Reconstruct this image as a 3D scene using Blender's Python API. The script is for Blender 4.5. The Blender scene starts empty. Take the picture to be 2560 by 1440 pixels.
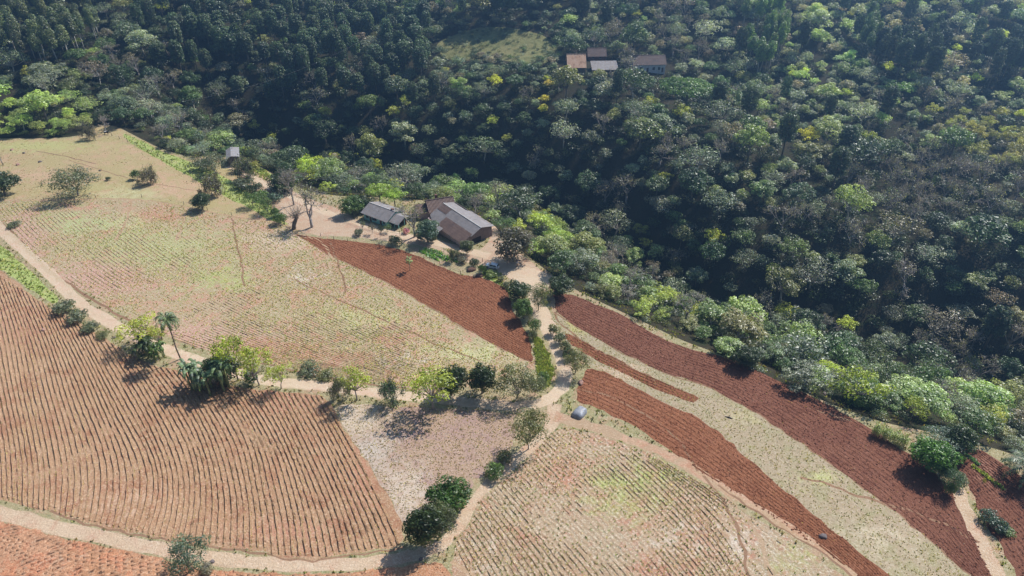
import bpy, math, random
import numpy as np
from mathutils import Vector, Matrix
from mathutils.geometry import delaunay_2d_cdt
from mathutils.kdtree import KDTree

R_ = math.radians
sc = bpy.context.scene
C = sc.collection

# ------------------------------------------------------------------ camera, light, exposure
CAM_H, PITCH, HFOV = 112.0, R_(36.0), R_(71.0)
cam = bpy.data.cameras.new('camera'); cam_o = bpy.data.objects.new('camera', cam); C.objects.link(cam_o)
cam_o.location = (0, 0, CAM_H); cam_o.rotation_euler = (math.pi / 2 - PITCH, 0, 0)
cam.sensor_width = 36; cam.angle = HFOV; cam.clip_start = 1; cam.clip_end = 5000
sc.camera = cam_o
SUN_EL, SUN_AZ = R_(47), R_(47)
sunv = Vector((math.sin(SUN_AZ) * math.cos(SUN_EL), math.cos(SUN_AZ) * math.cos(SUN_EL), math.sin(SUN_EL)))
sl = bpy.data.lights.new('sun', 'SUN'); sl.energy = 5.0; sl.angle = R_(0.5); sl.color = (1.0, 0.95, 0.87)
so = bpy.data.objects.new('sun', sl); C.objects.link(so); so.rotation_euler = sunv.to_track_quat('Z', 'Y').to_euler()
w = bpy.data.worlds.new('World'); sc.world = w; w.use_nodes = True
wn = w.node_tree.nodes; sky = wn.new('ShaderNodeTexSky'); sky.sky_type = 'NISHITA'; sky.sun_disc = False
sky.sun_elevation = SUN_EL; sky.sun_rotation = SUN_AZ
w.node_tree.links.new(sky.outputs[0], wn['Background'].inputs[0]); wn['Background'].inputs[1].default_value = 0.055
sc.view_settings.view_transform = 'Standard'; sc.view_settings.look = 'None'; sc.view_settings.gamma = 1
sc.view_settings.exposure = 0.78
sc.cycles.volume_bounces = 0; sc.cycles.max_bounces = 6; sc.cycles.transparent_max_bounces = 6
sc.cycles.diffuse_bounces = 3; sc.cycles.glossy_bounces = 2; sc.cycles.transmission_bounces = 3

# ------------------------------------------------------------------ photo geometry -> world
F = 1280 / math.tan(HFOV / 2)
cp, sp = math.cos(PITCH), math.sin(PITCH)
def ray(px, py):
    a = (np.asarray(px, float) - 1280) / F; b = (720 - np.asarray(py, float)) / F
    return a, cp + b * sp, -sp + b * cp
def project(x, y, z):
    dy, dz = y, z - CAM_H
    d = dy * cp - dz * sp; u = dy * sp + dz * cp
    return 1280 + F * x / d, 720 - F * u / d, d
def base(x, y):
    return -0.05 * (y - 100) + 0.7 * np.sin(x * .031 + .6) + 0.5 * np.sin(y * .043 + x * .017) - 1.5e-4 * (x - 20) ** 2 * (x > 20)
def PB(px, py):
    """point of the open farmland seen at a pixel"""
    a, b, c = ray(px, py)
    t = 112.0 / -c
    for _ in range(40):
        t = t + .8 * (CAM_H + c * t - base(a * t, b * t)) / -c
    return np.stack([a * t, b * t], -1)
def chaikin(p, n=2, closed=True):
    p = np.asarray(p, float)
    for _ in range(n):
        if closed:
            q = np.roll(p, -1, 0); p = np.stack([.78 * p + .22 * q, .22 * p + .78 * q], 1).reshape(-1, 2)
        else:
            a, b = p[:-1], p[1:]; m = np.stack([.75 * a + .25 * b, .25 * a + .75 * b], 1).reshape(-1, 2)
            p = np.vstack([p[:1], m[1:-1], p[-1:]])
    return p
def densify(p, step=2.0, closed=True):
    p = np.asarray(p, float); out = []
    n = len(p)
    for i in range(n if closed else n - 1):
        a, b = p[i], p[(i + 1) % n]; k = max(1, int(np.hypot(*(b - a)) / step))
        out += [a + (b - a) * j / k for j in range(k)]
    if not closed: out.append(p[-1])
    return np.array(out)
def wob(p):
    x, y = p[:, 0], p[:, 1]
    dx = .26 * np.sin(y * 1.1 + 2 * np.sin(x * .5)) + .10 * np.sin(y * 2.9 + x * 1.7)
    dy = .26 * np.sin(x * 1.3 + 2 * np.sin(y * .6)) + .10 * np.sin(x * 3.1 - y * 1.5)
    return p + np.stack([dx, dy], 1)
EDGE_PX = [(-900, 345), (-300, 345), (0, 347), (205, 345), (232, 312), (285, 312), (335, 338), (400, 372), (470, 392), (545, 388), (620, 398), (690, 440),
           (760, 478), (860, 492), (960, 492), (1060, 500), (1130, 515), (1210, 545), (1262, 590), (1330, 650), (1420, 715), (1500, 755),
           (1600, 800), (1700, 850), (1800, 885), (1900, 935), (2000, 975), (2100, 1020), (2220, 1060), (2330, 1080), (2440, 1110), (2520, 1130),
           (2640, 1180), (2900, 1300), (3600, 1600)]
EDGE = chaikin(PB(*np.array(EDGE_PX).T), 2, False)
def edge_dist(x, y):
    x = np.asarray(x, float); y = np.asarray(y, float); best = np.full(x.shape, 1e9); sgn = np.ones(x.shape)
    for a, b in zip(EDGE[:-1], EDGE[1:]):
        d = b - a; L = d @ d
        t = np.clip(((x - a[0]) * d[0] + (y - a[1]) * d[1]) / L, 0, 1)
        qx, qy = x - a[0] - t * d[0], y - a[1] - t * d[1]; r = np.hypot(qx, qy)
        s = np.sign(d[0] * (y - a[1]) - d[1] * (x - a[0]))
        m = r < best - 1e-9; best = np.where(m, r, best); sgn = np.where(m, s, sgn)
    return best * np.where(sgn == 0, 1, sgn)
def sstep(a, b, x):
    t = np.clip((x - a) / (b - a), 0, 1); return t * t * (3 - 2 * t)
DV = [0, 14, 34, 55, 70, 92, 112, 135, 165, 200, 260, 400, 700]
RV = [0, -5, -20, -31, -31, -10, -1, 3, 6, 15, 38, 100, 210]
DL = [0, 20, 50, 100, 200, 400, 700]
RL = [0, 1, 4, 15, 48, 120, 230]
RR = [0, -5, -20, -31, -31, -14, -7, -4, -1, 5, 20, 66, 150]
def zt(x, y):
    x = np.asarray(x, float); y = np.asarray(y, float)
    d = edge_dist(x, y); dd = np.maximum(d, 0) + np.where(d > 20, 6 * np.sin(x * .035) * sstep(20, 60, d), 0)
    v = sstep(-185, -120, x); k = sstep(60, 220, x)
    rel = (1 - v) * np.interp(dd, DL, RL) + v * ((1 - k) * np.interp(dd, DV, RV) + k * np.interp(dd, DV, RR))
    rel = rel + sstep(20, 120, d) * (2.5 * np.sin(x * .05 + y * .02) + 2 * np.sin(y * .06 - x * .03 + 1))
    return base(x, y) + rel
def PT(px, py):
    """point of the whole terrain seen at a pixel (marches the view ray)"""
    a, b, c = (float(v) for v in ray(px, py))
    t = np.arange(60, 800, 1.5); X, Y, Z = a * t, b * t, CAM_H + c * t
    h = Z - zt(X, Y); i = int(np.argmax(h < 0)) or len(t) - 1
    f = h[i - 1] / (h[i - 1] - h[i]) if h[i - 1] != h[i] else 0; tt = t[i - 1] + f * 1.5
    return np.array([a * tt, b * tt])
def at(px, py):
    p = PT(px, py); return Vector((p[0], p[1], float(zt(p[0], p[1]))))
def scale_at(v):
    return F / project(v[0], v[1], v[2])[2]
def dep(v): return math.atan2(CAM_H - v[2], math.hypot(v[0], v[1]))

# ------------------------------------------------------------------ helpers
def link_mesh(name, verts, faces, mat=None, parent=None, smooth=False, attrs=None, mats=None):
    me = bpy.data.meshes.new(name)
    verts = np.asarray(verts, np.float32)
    if isinstance(faces, np.ndarray):
        n, k = faces.shape
        me.vertices.add(len(verts)); me.vertices.foreach_set('co', verts.ravel())
        me.loops.add(n * k); me.loops.foreach_set('vertex_index', faces.ravel().astype(np.int32))
        me.polygons.add(n); me.polygons.foreach_set('loop_start', np.arange(0, n * k, k, dtype=np.int32))
        me.polygons.foreach_set('loop_total', np.full(n, k, np.int32)); me.update(calc_edges=True)
    else:
        me.from_pydata([tuple(map(float, v)) for v in verts], [], faces)
    if smooth: me.polygons.foreach_set('use_smooth', np.ones(len(me.polygons), bool))
    for an, (ty, dom, data) in (attrs or {}).items():
        a = me.attributes.new(an, ty, dom)
        key = {'FLOAT': 'value', 'FLOAT_VECTOR': 'vector', 'FLOAT_COLOR': 'color'}[ty]
        a.data.foreach_set(key, np.asarray(data, np.float32).ravel())
    if mat: me.materials.append(mat)
    me.update()
    o = bpy.data.objects.new(name, me); C.objects.link(o)
    if parent: o.parent = parent
    return o
def tag(o, label=None, cat=None, group=None, kind=None):
    if label: o['label'] = label
    if cat: o['category'] = cat
    if group: o['group'] = group
    if kind: o['kind'] = kind
    return o
def empty(name, loc, rz=0.0):
    o = bpy.data.objects.new(name, None); C.objects.link(o); o.empty_display_size = .3
    o.location = loc; o.rotation_euler = (0, 0, rz); return o
class MB:
    """collects shapes into one mesh"""
    def __init__(s): s.v, s.f = [], []
    def add(s, v, f):
        n = len(s.v); s.v += [tuple(map(float, q)) for q in v]; s.f += [tuple(i + n for i in q) for q in f]; return s
    def box(s, x0, x1, y0, y1, z0, z1):
        return s.add([(x0, y0, z0), (x1, y0, z0), (x1, y1, z0), (x0, y1, z0), (x0, y0, z1), (x1, y0, z1), (x1, y1, z1), (x0, y1, z1)],
                     [(0, 3, 2, 1), (4, 5, 6, 7), (0, 1, 5, 4), (1, 2, 6, 5), (2, 3, 7, 6), (3, 0, 4, 7)])
    def slab(s, p, t):
        p = [Vector(q) for q in p]; n = (p[1] - p[0]).cross(p[-1] - p[0]).normalized() * t; k = len(p)
        return s.add([*p, *[q - n for q in p]], [tuple(range(k)), tuple(range(2 * k - 1, k - 1, -1))] +
                     [((i + 1) % k, i, i + k, (i + 1) % k + k) for i in range(k)])
    def tube(s, pts, rad, n=6, cap=True):
        v, f = tube(pts, rad, n, cap); return s.add(v, f)
    def build(s, name, mat, parent=None, smooth=False):
        return link_mesh(name, s.v, s.f, mat, parent, smooth)
def tube(pts, rad, n=6, cap=True):
    pts = [Vector(p) for p in pts]; v, f = [], []
    up = Vector((.13, .21, 1)) if abs((pts[-1] - pts[0]).normalized().z) < .9 else Vector((1, .2, .1))
    for i, p in enumerate(pts):
        d = (pts[min(i + 1, len(pts) - 1)] - pts[max(i - 1, 0)]).normalized()
        a = d.cross(up).normalized(); b = d.cross(a)
        for k in range(n):
            t = 2 * math.pi * k / n; v.append(p + (a * math.cos(t) + b * math.sin(t)) * rad[i])
    for i in range(len(pts) - 1):
        for k in range(n):
            f.append((i * n + k, i * n + (k + 1) % n, (i + 1) * n + (k + 1) % n, (i + 1) * n + k))
    if cap: f += [tuple(range(n))[::-1], tuple(range((len(pts) - 1) * n, len(pts) * n))]
    return v, f

# ------------------------------------------------------------------ materials
class NT:
    def __init__(s, name):
        s.m = bpy.data.materials.new(name); s.m.use_nodes = True; s.t = s.m.node_tree; s.n = s.t.nodes
        s.p = s.n['Principled BSDF']; s.out = s.n['Material Output']; s.co = s.n.new('ShaderNodeTexCoord').outputs['Object']
    def l(s, a, b): s.t.links.new(a, b)
    def put(s, sock, v):
        if isinstance(v, bpy.types.NodeSocket): s.l(v, sock)
        elif isinstance(v, (tuple, list)) and len(v) == 3 and sock.type == 'RGBA': sock.default_value = (*v, 1)
        else: sock.default_value = v
    def noise(s, scale, detail=3, rough=.55, vec=None, dist=0):
        n = s.n.new('ShaderNodeTexNoise'); n.inputs['Scale'].default_value = scale; n.inputs['Detail'].default_value = detail
        n.inputs['Roughness'].default_value = rough; n.inputs['Distortion'].default_value = dist; s.l(vec or s.co, n.inputs['Vector']); return n.outputs[0]
    def vor(s, scale, vec=None, out='Distance'):
        n = s.n.new('ShaderNodeTexVoronoi'); n.inputs['Scale'].default_value = scale; s.l(vec or s.co, n.inputs['Vector']); return n.outputs[out]
    def ramp(s, x, a, b, ca=0.0, cb=1.0):
        n = s.n.new('ShaderNodeMapRange'); n.clamp = True
        for i, v in zip((0, 1, 2, 3, 4), (x, a, b, ca, cb)): s.put(n.inputs[i], v)
        return n.outputs[0]
    def math(s, op, a, b=0.0):
        n = s.n.new('ShaderNodeMath'); n.operation = op; s.put(n.inputs[0], a); s.put(n.inputs[1], b); return n.outputs[0]
    def mix(s, f, a, b, mode='MIX'):
        n = s.n.new('ShaderNodeMix'); n.data_type = 'RGBA'; n.blend_type = mode
        s.put(n.inputs[0], f); s.put(n.inputs[6], a); s.put(n.inputs[7], b); return n.outputs[2]
    def attr(s, name, out='Color'):
        n = s.n.new('ShaderNodeAttribute'); n.attribute_name = name; return n.outputs[out]
    def mapping(s, vec, sc_):
        n = s.n.new('ShaderNodeMapping'); n.inputs['Scale'].default_value = sc_; s.l(vec, n.inputs[0]); return n.outputs[0]
    def bump(s, h, dist, prev=None, strength=1.0):
        n = s.n.new('ShaderNodeBump'); n.inputs['Distance'].default_value = dist; n.inputs['Strength'].default_value = strength
        s.l(h, n.inputs['Height'])
        if prev: s.l(prev, n.inputs['Normal'])
        return n.outputs[0]
    def done(s, col, rough=.9, nrm=None, spec=.2, metal=0.0):
        s.put(s.p.inputs['Base Color'], col); s.put(s.p.inputs['Roughness'], rough); s.p.inputs['Specular IOR Level'].default_value = spec
        s.p.inputs['Metallic'].default_value = metal
        if nrm: s.l(nrm, s.p.inputs['Normal'])
        return s.m
def plain(name, col, rough=.8, var=.25, scale=2.0, bump=0.0, spec=.3, metal=0.0):
    t = NT(name); n = t.noise(scale, 4)
    c = t.mix(n, tuple(v * (1 - var) for v in col), tuple(min(1, v * (1 + var)) for v in col))
    return t.done(c, rough, t.bump(t.noise(scale * 4, 3), bump) if bump else None, spec, metal)
def leafmat(name, source):
    t = NT(name)
    if source == 'object':
        oi = t.n.new('ShaderNodeObjectInfo'); col = oi.outputs['Color']
    elif isinstance(source, tuple): col = None
    else: col = t.attr(source)
    r = t.attr('rnd', 'Fac')
    b = t.mix(1.0, col if col else source, t.mix(r, (.36, .38, .48), (1.75, 1.7, 1.35)), 'MULTIPLY')
    t.put(t.p.inputs['Base Color'], b); t.p.inputs['Roughness'].default_value = .42; t.p.inputs['Specular IOR Level'].default_value = .5
    tr = t.n.new('ShaderNodeBsdfTranslucent'); t.l(t.mix(1.0, b, (1.5, 1.6, .55), 'MULTIPLY'), tr.inputs[0])
    mx = t.n.new('ShaderNodeMixShader'); mx.inputs[0].default_value = .3
    t.l(t.p.outputs[0], mx.inputs[1]); t.l(tr.outputs[0], mx.inputs[2]); t.l(mx.outputs[0], t.out.inputs[0])
    return t.m
M_LEAF = leafmat('leaves', 'object'); M_LEAFA = leafmat('leaves_by_attribute', 'tint')
M_BARK = plain('bark', (.17, .14, .115), .95, .35, 3, .03)
M_TWIG = plain('pale_twigs', (.30, .265, .245), .95, .3, 3)
M_PALEBARK = plain('pale_bark', (.42, .39, .34), .9, .3, 2)

def soil(name, c1, c2, fleck=None, fleck_amt=.5, patch2=None, clod=.12, clod_scale=2.6, rows=None, row_amp=.12, fine=(5.0,), p2=(.5, .62), big=.05,
         stretch=None, rowcol=None, rowcol_amt=.5, ruts=None, dark=None, dark_amt=(.62, .70)):
    """earth or stubble: broad mottling, patches of a second colour, flecks of straw, clods and furrows as relief"""
    t = NT(name); uv = t.attr('rowuv', 'Vector')
    vec = t.mapping(uv, stretch) if stretch else t.co
    c = t.mix(t.ramp(t.noise(big, 5, .6), .35, .65), c1, c2)
    if patch2: c = t.mix(t.ramp(t.noise(.22, 6, .68, dist=.6), *p2), c, patch2)
    pa = t.attr('patch'); paf = t.attr('patch', 'Alpha')
    c = t.mix(t.ramp(t.math('ADD', paf, t.math('MULTIPLY', t.math('SUBTRACT', t.noise(.35, 6, .75, dist=.5), .5), 2.4)), .30, .80), c, pa)
    c = t.mix(1.0, c, t.mix(t.noise(fine[0], 2, .6), (.58, .58, .58), (1.42, 1.42, 1.42)), 'MULTIPLY')
    h = t.noise(clod_scale, 5, .7, vec)
    if ruts:
        sx = t.n.new('ShaderNodeSeparateXYZ'); t.l(uv, sx.inputs[0]); u = t.math('ADD', sx.outputs[0], t.math('MULTIPLY', t.math('SUBTRACT', t.noise(.25, 4, .7), .5), .9))
        c = t.mix(t.math('MULTIPLY', t.ramp(u, .25, .6, 1, 0), .75), c, ruts[0]); c = t.mix(t.ramp(u, ruts[2], ruts[2] + .5), c, ruts[1])
    if rows:
        sx = t.n.new('ShaderNodeSeparateXYZ'); t.l(uv, sx.inputs[0])
        ph = t.math('ADD', t.math('MULTIPLY', sx.outputs[0], 2 * math.pi / rows), t.math('MULTIPLY', t.noise(.6, 2), 1.6))
        wv = t.math('MULTIPLY', t.math('ADD', t.math('SINE', ph), 1.0), .5)
        if rowcol: c = t.mix(t.math('MULTIPLY', t.ramp(wv, .45, .8), rowcol_amt), c, rowcol)
    if dark: c = t.mix(t.ramp(t.noise(1.7, 3, .6), *dark_amt), c, dark)
    if fleck: c = t.mix(t.math('MULTIPLY', t.ramp(t.noise(2.4, 3, .85, vec), .53, .60), fleck_amt), c, fleck)
    nb = t.bump(h, clod)
    if rows: nb = t.bump(wv, row_amp, nb)
    return t.done(c, .95, nb, .12)
STRAW = (.50, .43, .31)
MAT = {}
MAT['crop'] = soil('planted_soil', (.345, .20, .115), (.385, .24, .145), fleck=(.62, .47, .33), fleck_amt=.45, patch2=(.31, .155, .09), clod=.22, clod_scale=2.4, dark=(.24, .12, .075), dark_amt=(.62, .72))
MAT['orange'] = soil('orange_soil', (.385, .19, .10), (.41, .225, .135), fleck=(.6, .42, .29), patch2=(.44, .19, .105), clod=.2, dark=(.28, .13, .07), dark_amt=(.62, .74))
MAT['red'] = soil('ploughed_red_soil', (.225, .088, .044), (.26, .108, .056), fleck=(.40, .20, .13), fleck_amt=.5, clod=.4, clod_scale=1.3, stretch=(2.0, .8, 1), patch2=(.195, .074, .038), rows=.9, row_amp=.02, rowcol=(.15, .05, .03), rowcol_amt=.22, dark=(.14, .045, .028), dark_amt=(.60, .74))
MAT['darkred'] = soil('ploughed_dark_soil', (.170, .070, .043), (.20, .086, .053), fleck=(.34, .17, .13), fleck_amt=.4, clod=.4, clod_scale=1.3, stretch=(2.0, .8, 1), patch2=(.148, .058, .036), rows=.9, row_amp=.02, rowcol=(.11, .042, .03), rowcol_amt=.22, dark=(.10, .036, .026), dark_amt=(.60, .74))
MAT['stubble'] = soil('cover_stubble', (.355, .27, .175), (.375, .24, .15), fleck=(.64, .57, .46), fleck_amt=.6, patch2=(.38, .20, .13), p2=(.52, .62), clod=.18, rows=.95, row_amp=.04, rowcol=(.33, .19, .12), rowcol_amt=.25, dark=(.16, .19, .06), dark_amt=(.60, .72))
MAT['cover'] = soil('pale_cover', (.365, .265, .165), (.345, .285, .16), fleck=(.60, .53, .39), fleck_amt=.5, patch2=(.42, .235, .16), p2=(.50, .60), clod=.14, rows=.95, row_amp=.015, rowcol=(.36, .19, .125), rowcol_amt=.22, dark=(.25, .28, .08), dark_amt=(.58, .70))
MAT['olive'] = soil('olive_cover', (.315, .255, .165), (.345, .262, .178), fleck=(.54, .47, .35), fleck_amt=.45, patch2=(.29, .25, .14), clod=.10, dark=(.25, .215, .12), dark_amt=(.55, .75))
MAT['pale'] = soil('pale_straw', (.48, .40, .335), (.44, .36, .28), fleck=(.68, .61, .53), fleck_amt=.55, patch2=(.42, .33, .25), clod=.12, dark=(.26, .22, .15))
MAT['mauve'] = soil('fallow_soil', (.345, .235, .17), (.37, .26, .19), fleck=(.46, .34, .27), fleck_amt=.4, patch2=(.32, .21, .18), clod=.12)
MAT['pasture'] = soil('pasture_grass', (.37, .275, .15), (.335, .285, .13), fleck=(.52, .44, .26), fleck_amt=.45, patch2=(.43, .28, .18), p2=(.50, .66), clod=.10, dark=(.20, .17, .085), dark_amt=(.64, .72), big=.03)
MAT['verge'] = soil('weedy_ground', (.33, .26, .155), (.27, .25, .12), fleck=(.52, .46, .32), patch2=(.38, .25, .16), clod=.18, dark=(.13, .13, .05), dark_amt=(.55, .68))
MAT['grass'] = soil('green_grass', (.28, .34, .09), (.34, .38, .13), fleck=(.44, .50, .2), patch2=(.38, .36, .15), clod=.2, dark=(.15, .19, .05), big=.12)
MAT['road'] = soil('dirt_road', (.48, .36, .25), (.53, .41, .29), fleck=(.66, .53, .41), fleck_amt=.3, patch2=(.50, .35, .25), clod=.08, clod_scale=1.5, ruts=((.42, .32, .21), (.30, .25, .13), 1.45))
MAT['track'] = soil('pale_dirt_track', (.46, .33, .22), (.51, .38, .265), fleck=(.66, .54, .42), patch2=(.46, .29, .195), clod=.2, dark=(.3, .2, .12), dark_amt=(.64, .74), ruts=((.47, .33, .225), (.38, .26, .165), 1.2))
MAT['thin'] = soil('red_wheel_track', (.42, .25, .165), (.46, .29, .20), fleck=(.55, .42, .3), patch2=(.38, .20, .125), clod=.12, ruts=((.36, .25, .15), (.36, .25, .16), .7))
MAT['furrow'] = soil('dark_furrow_and_bank_shadow', (.22, .13, .08), (.27, .16, .10), clod=.15, clod_scale=1.6)  # dark earth of the furrows; also paints the shadow of a bank
MAT['yard'] = soil('farmyard_dirt', (.41, .29, .20), (.45, .33, .235), fleck=(.6, .46, .34), patch2=(.40, .24, .16), clod=.1, dark=(.25, .2, .1), dark_amt=(.66, .74))
MAT['litter'] = soil('forest_floor', (.030, .027, .016), (.040, .033, .02), fleck=(.06, .055, .03), fleck_amt=.4, patch2=(.022, .03, .012), clod=.3, clod_scale=1.0)
MAT['clearing'] = soil('rough_clearing', (.17, .18, .07), (.22, .20, .09), fleck=(.3, .28, .13), patch2=(.09, .10, .035), clod=.5, clod_scale=.8)

# ------------------------------------------------------------------ ground: one sheet cut along the field, road and forest outlines
CENTER = []
def ribbon(px, width):
    c = densify(chaikin(PB(*np.array(px, float).T), 2, False), 2.0, False); CENTER.append(c)
    wd = np.interp(np.linspace(0, 1, len(c)), np.linspace(0, 1, len(width)), width) if isinstance(width, (list, tuple)) else np.full(len(c), width)
    d = np.gradient(c, axis=0); d /= np.linalg.norm(d, axis=1)[:, None]; n = np.stack([-d[:, 1], d[:, 0]], 1)
    return np.vstack([c + n * wd[:, None] / 2, (c - n * wd[:, None] / 2)[::-1]])
def poly(px): return densify(chaikin(PB(*np.array(px, float).T), 2, True), 2.0, True)
ROAD = [(-260, 330), (-60, 500), (0, 575), (60, 625), (140, 700), (190, 752), (250, 792), (330, 838), (400, 868), (460, 890), (560, 922), (660, 952), (760, 962),
        (860, 970), (960, 985), (1060, 993), (1150, 1003), (1270, 1016), (1340, 1013), (1388, 990), (1412, 955), (1412, 920), (1398, 875), (1372, 830), (1350, 790),
        (1338, 755), (1330, 720), (1305, 690), (1262, 662), (1225, 645)]
LANE = [(1225, 640), (1150, 622), (1080, 604), (1000, 588), (930, 568), (860, 546), (800, 526), (760, 508), (720, 488), (660, 460), (615, 435), (570, 416)]
REG = []   # (object name, material key, outline, offset)
def reg(name, key, outline): REG.append((name, key, wob(outline)))
reg('pasture', 'pasture', poly([(-900, 347), (0, 350), (210, 347), (235, 318), (290, 318), (340, 342), (410, 378), (470, 398), (545, 412), (600, 412), (625, 402), (690, 444), (680, 452), (640, 470), (700, 520), (735, 560), (760, 600), (700, 585), (580, 560), (450, 535), (330, 520), (150, 520), (0, 530), (-900, 560)]))
reg('grass_bank', 'grass', poly([(600, 412), (628, 404), (690, 442), (672, 456), (640, 440), (605, 424)]))
reg('grass_strip', 'grass', poly([(300, 330), (345, 348), (415, 384), (480, 405), (560, 440), (620, 480), (690, 520), (725, 560), (700, 562), (640, 530), (560, 490), (480, 445), (400, 400), (330, 362)]))
reg('farmyard', 'yard', poly([(735, 575), (690, 530), (640, 478), (600, 440), (585, 412), (640, 425), (700, 465), (760, 492), (830, 515), (870, 535), (905, 560), (960, 580), (1010, 585), (1080, 600), (1130, 640), (1200, 628), (1225, 600), (1215, 560), (1180, 528), (1235, 560), (1262, 600), (1330, 660), (1400, 705), (1420, 722), (1345, 735), (1318, 735), (1285, 705), (1250, 682), (1205, 668), (1150, 648), (1100, 625), (1030, 610), (960, 604), (880, 598), (800, 592)]))
reg('garden_plot', 'verge', poly([(800, 588), (880, 592), (960, 602), (1030, 612), (1100, 628), (1160, 655), (1215, 675), (1250, 690), (1200, 694), (1150, 685), (1085, 658), (1030, 634), (960, 614), (880, 604), (800, 600)]))
F4 = [(-300, 490), (0, 503), (150, 502), (330, 497), (450, 516), (580, 546), (700, 557), (742, 588), (830, 642), (920, 682), (1000, 722), (1100, 782), (1200, 842), (1300, 892), (1336, 908), (1335, 930), (1240, 948), (1150, 955), (1060, 968), (960, 958), (860, 946), (760, 925), (700, 912), (640, 895), (560, 885), (480, 868), (400, 832), (330, 795), (270, 765), (200, 722), (130, 680), (70, 625), (25, 565), (-60, 500), (-300, 470)]
reg('cover_crop_field', 'cover', poly(F4))
reg('ploughed_field', 'red', poly([(738, 584), (800, 596), (880, 603), (960, 612), (1030, 634), (1085, 660), (1150, 687), (1200, 692), (1240, 707), (1272, 728), (1278, 770), (1300, 802), (1322, 840), (1337, 910), (1300, 892), (1200, 842), (1100, 782), (1000, 722), (920, 682), (830, 642), (742, 590)]))
reg('planted_field', 'crop', poly([(-300, 560), (-80, 640), (0, 672), (110, 762), (190, 803), (280, 855), (340, 897), (400, 918), (470, 928), (560, 962), (660, 976), (800, 986), (828, 1010), (858, 1065), (900, 1130), (950, 1208), (985, 1268), (1012, 1320), (1006, 1366), (900, 1380), (790, 1400), (720, 1396), (640, 1376), (520, 1366), (420, 1345), (310, 1330), (200, 1302), (120, 1276), (0, 1252), (-400, 1180)]))
reg('orange_soil_field', 'orange', poly([(-400, 1270), (0, 1300), (60, 1318), (150, 1345), (280, 1370), (420, 1400), (540, 1428), (700, 1436), (850, 1436), (1000, 1416), (1085, 1402), (1120, 1420), (1150, 1500), (1150, 1640), (-400, 1640)]))
reg('straw_field', 'mauve', poly([(836, 1012), (900, 1010), (1000, 1020), (1030, 1060), (1060, 1110), (1120, 1160), (1190, 1205), (1180, 1225), (1110, 1265), (1030, 1310), (1010, 1318), (985, 1262), (950, 1205), (900, 1128), (858, 1060)]))
reg('fallow_field', 'mauve', poly([(980, 1014), (1080, 1020), (1180, 1024), (1290, 1034), (1284, 1062), (1290, 1105), (1240, 1160), (1195, 1208), (1120, 1162), (1058, 1112), (1028, 1062)]))
reg('cover_strip', 'olive', poly([(1380, 778), (1500, 850), (1640, 925), (1780, 968), (1850, 1010), (1920, 1050), (2000, 1105), (2080, 1160), (2150, 1215), (2235, 1272), (2310, 1338), (2370, 1390), (2470, 1470), (2560, 1600), (2380, 1600), (2230, 1440), (2140, 1370), (2060, 1310), (1990, 1250), (1920, 1190), (1850, 1130), (1800, 1080), (1740, 1040), (1640, 1000), (1560, 950), (1480, 925), (1440, 880), (1400, 830), (1376, 790)]))
reg('upper_ploughed_strip', 'darkred', poly([(1374, 737), (1420, 733), (1480, 757), (1560, 788), (1640, 842), (1720, 872), (1800, 892), (1860, 907), (1950, 952), (2020, 987), (2090, 1022), (2180, 1072), (2235, 1112), (2300, 1150), (2345, 1190), (2385, 1225), (2400, 1290), (2448, 1370), (2478, 1440), (2540, 1560), (2470, 1470), (2370, 1390), (2310, 1338), (2235, 1272), (2150, 1215), (2080, 1160), (2000, 1105), (1920, 1050), (1850, 1010), (1780, 968), (1640, 925), (1500, 850), (1382, 780)]))
reg('narrow_ploughed_strip', 'red', poly([(1405, 828), (1450, 848), (1500, 878), (1580, 918), (1660, 958), (1748, 994), (1738, 1008), (1660, 982), (1580, 946), (1500, 905), (1432, 868)]))
reg('lower_ploughed_strip', 'red', poly([(1440, 985), (1468, 920), (1500, 926), (1560, 950), (1640, 1000), (1740, 1040), (1800, 1080), (1850, 1130), (1920, 1190), (1990, 1250), (2060, 1310), (2140, 1370), (2230, 1440), (2380, 1600), (2260, 1560), (2150, 1440), (2090, 1395), (2000, 1338), (1880, 1258), (1800, 1212), (1750, 1185), (1700, 1142), (1620, 1088), (1540, 1042), (1490, 1018), (1440, 1002)]))
reg('stubble_field', 'stubble', poly([(1392, 1068), (1470, 1078), (1560, 1112), (1640, 1138), (1720, 1186), (1780, 1226), (1880, 1290), (1980, 1350), (2070, 1412), (2130, 1462), (2200, 1640), (1160, 1640), (1125, 1390), (1160, 1330), (1200, 1255), (1260, 1198), (1320, 1148)]))
reg('vegetable_plot', 'darkred', poly([(2375, 1125), (2440, 1118), (2500, 1150), (2580, 1215), (2700, 1300), (2900, 1640), (2560, 1640), (2550, 1450), (2500, 1360), (2470, 1320), (2440, 1262), (2425, 1210), (2380, 1150)]))
reg('roadside_grass', 'grass', poly([(-60, 590), (0, 612), (60, 660), (120, 720), (150, 752), (140, 762), (90, 735), (30, 690), (-60, 640)]))
reg('verge_grass', 'grass', poly([(1335, 838), (1352, 850), (1375, 890), (1385, 930), (1378, 960), (1350, 975), (1342, 930), (1336, 880)]))
reg('bank_grass', 'grass', poly([(1205, 672), (1240, 690), (1268, 712), (1282, 735), (1276, 740), (1262, 720), (1230, 702), (1200, 690)]))
reg('dirt_track', 'track', ribbon([(-500, 1240), (-100, 1262), (0, 1282), (150, 1322), (330, 1358), (500, 1392), (700, 1414), (900, 1412), (1040, 1390), (1110, 1362), (1152, 1310), (1192, 1240), (1252, 1182), (1312, 1130), (1368, 1080), (1385, 1045), (1385, 1010)], [3.2, 3.0, 2.7, 2.5, 2.3, 2.4, 3.0]))
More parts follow.
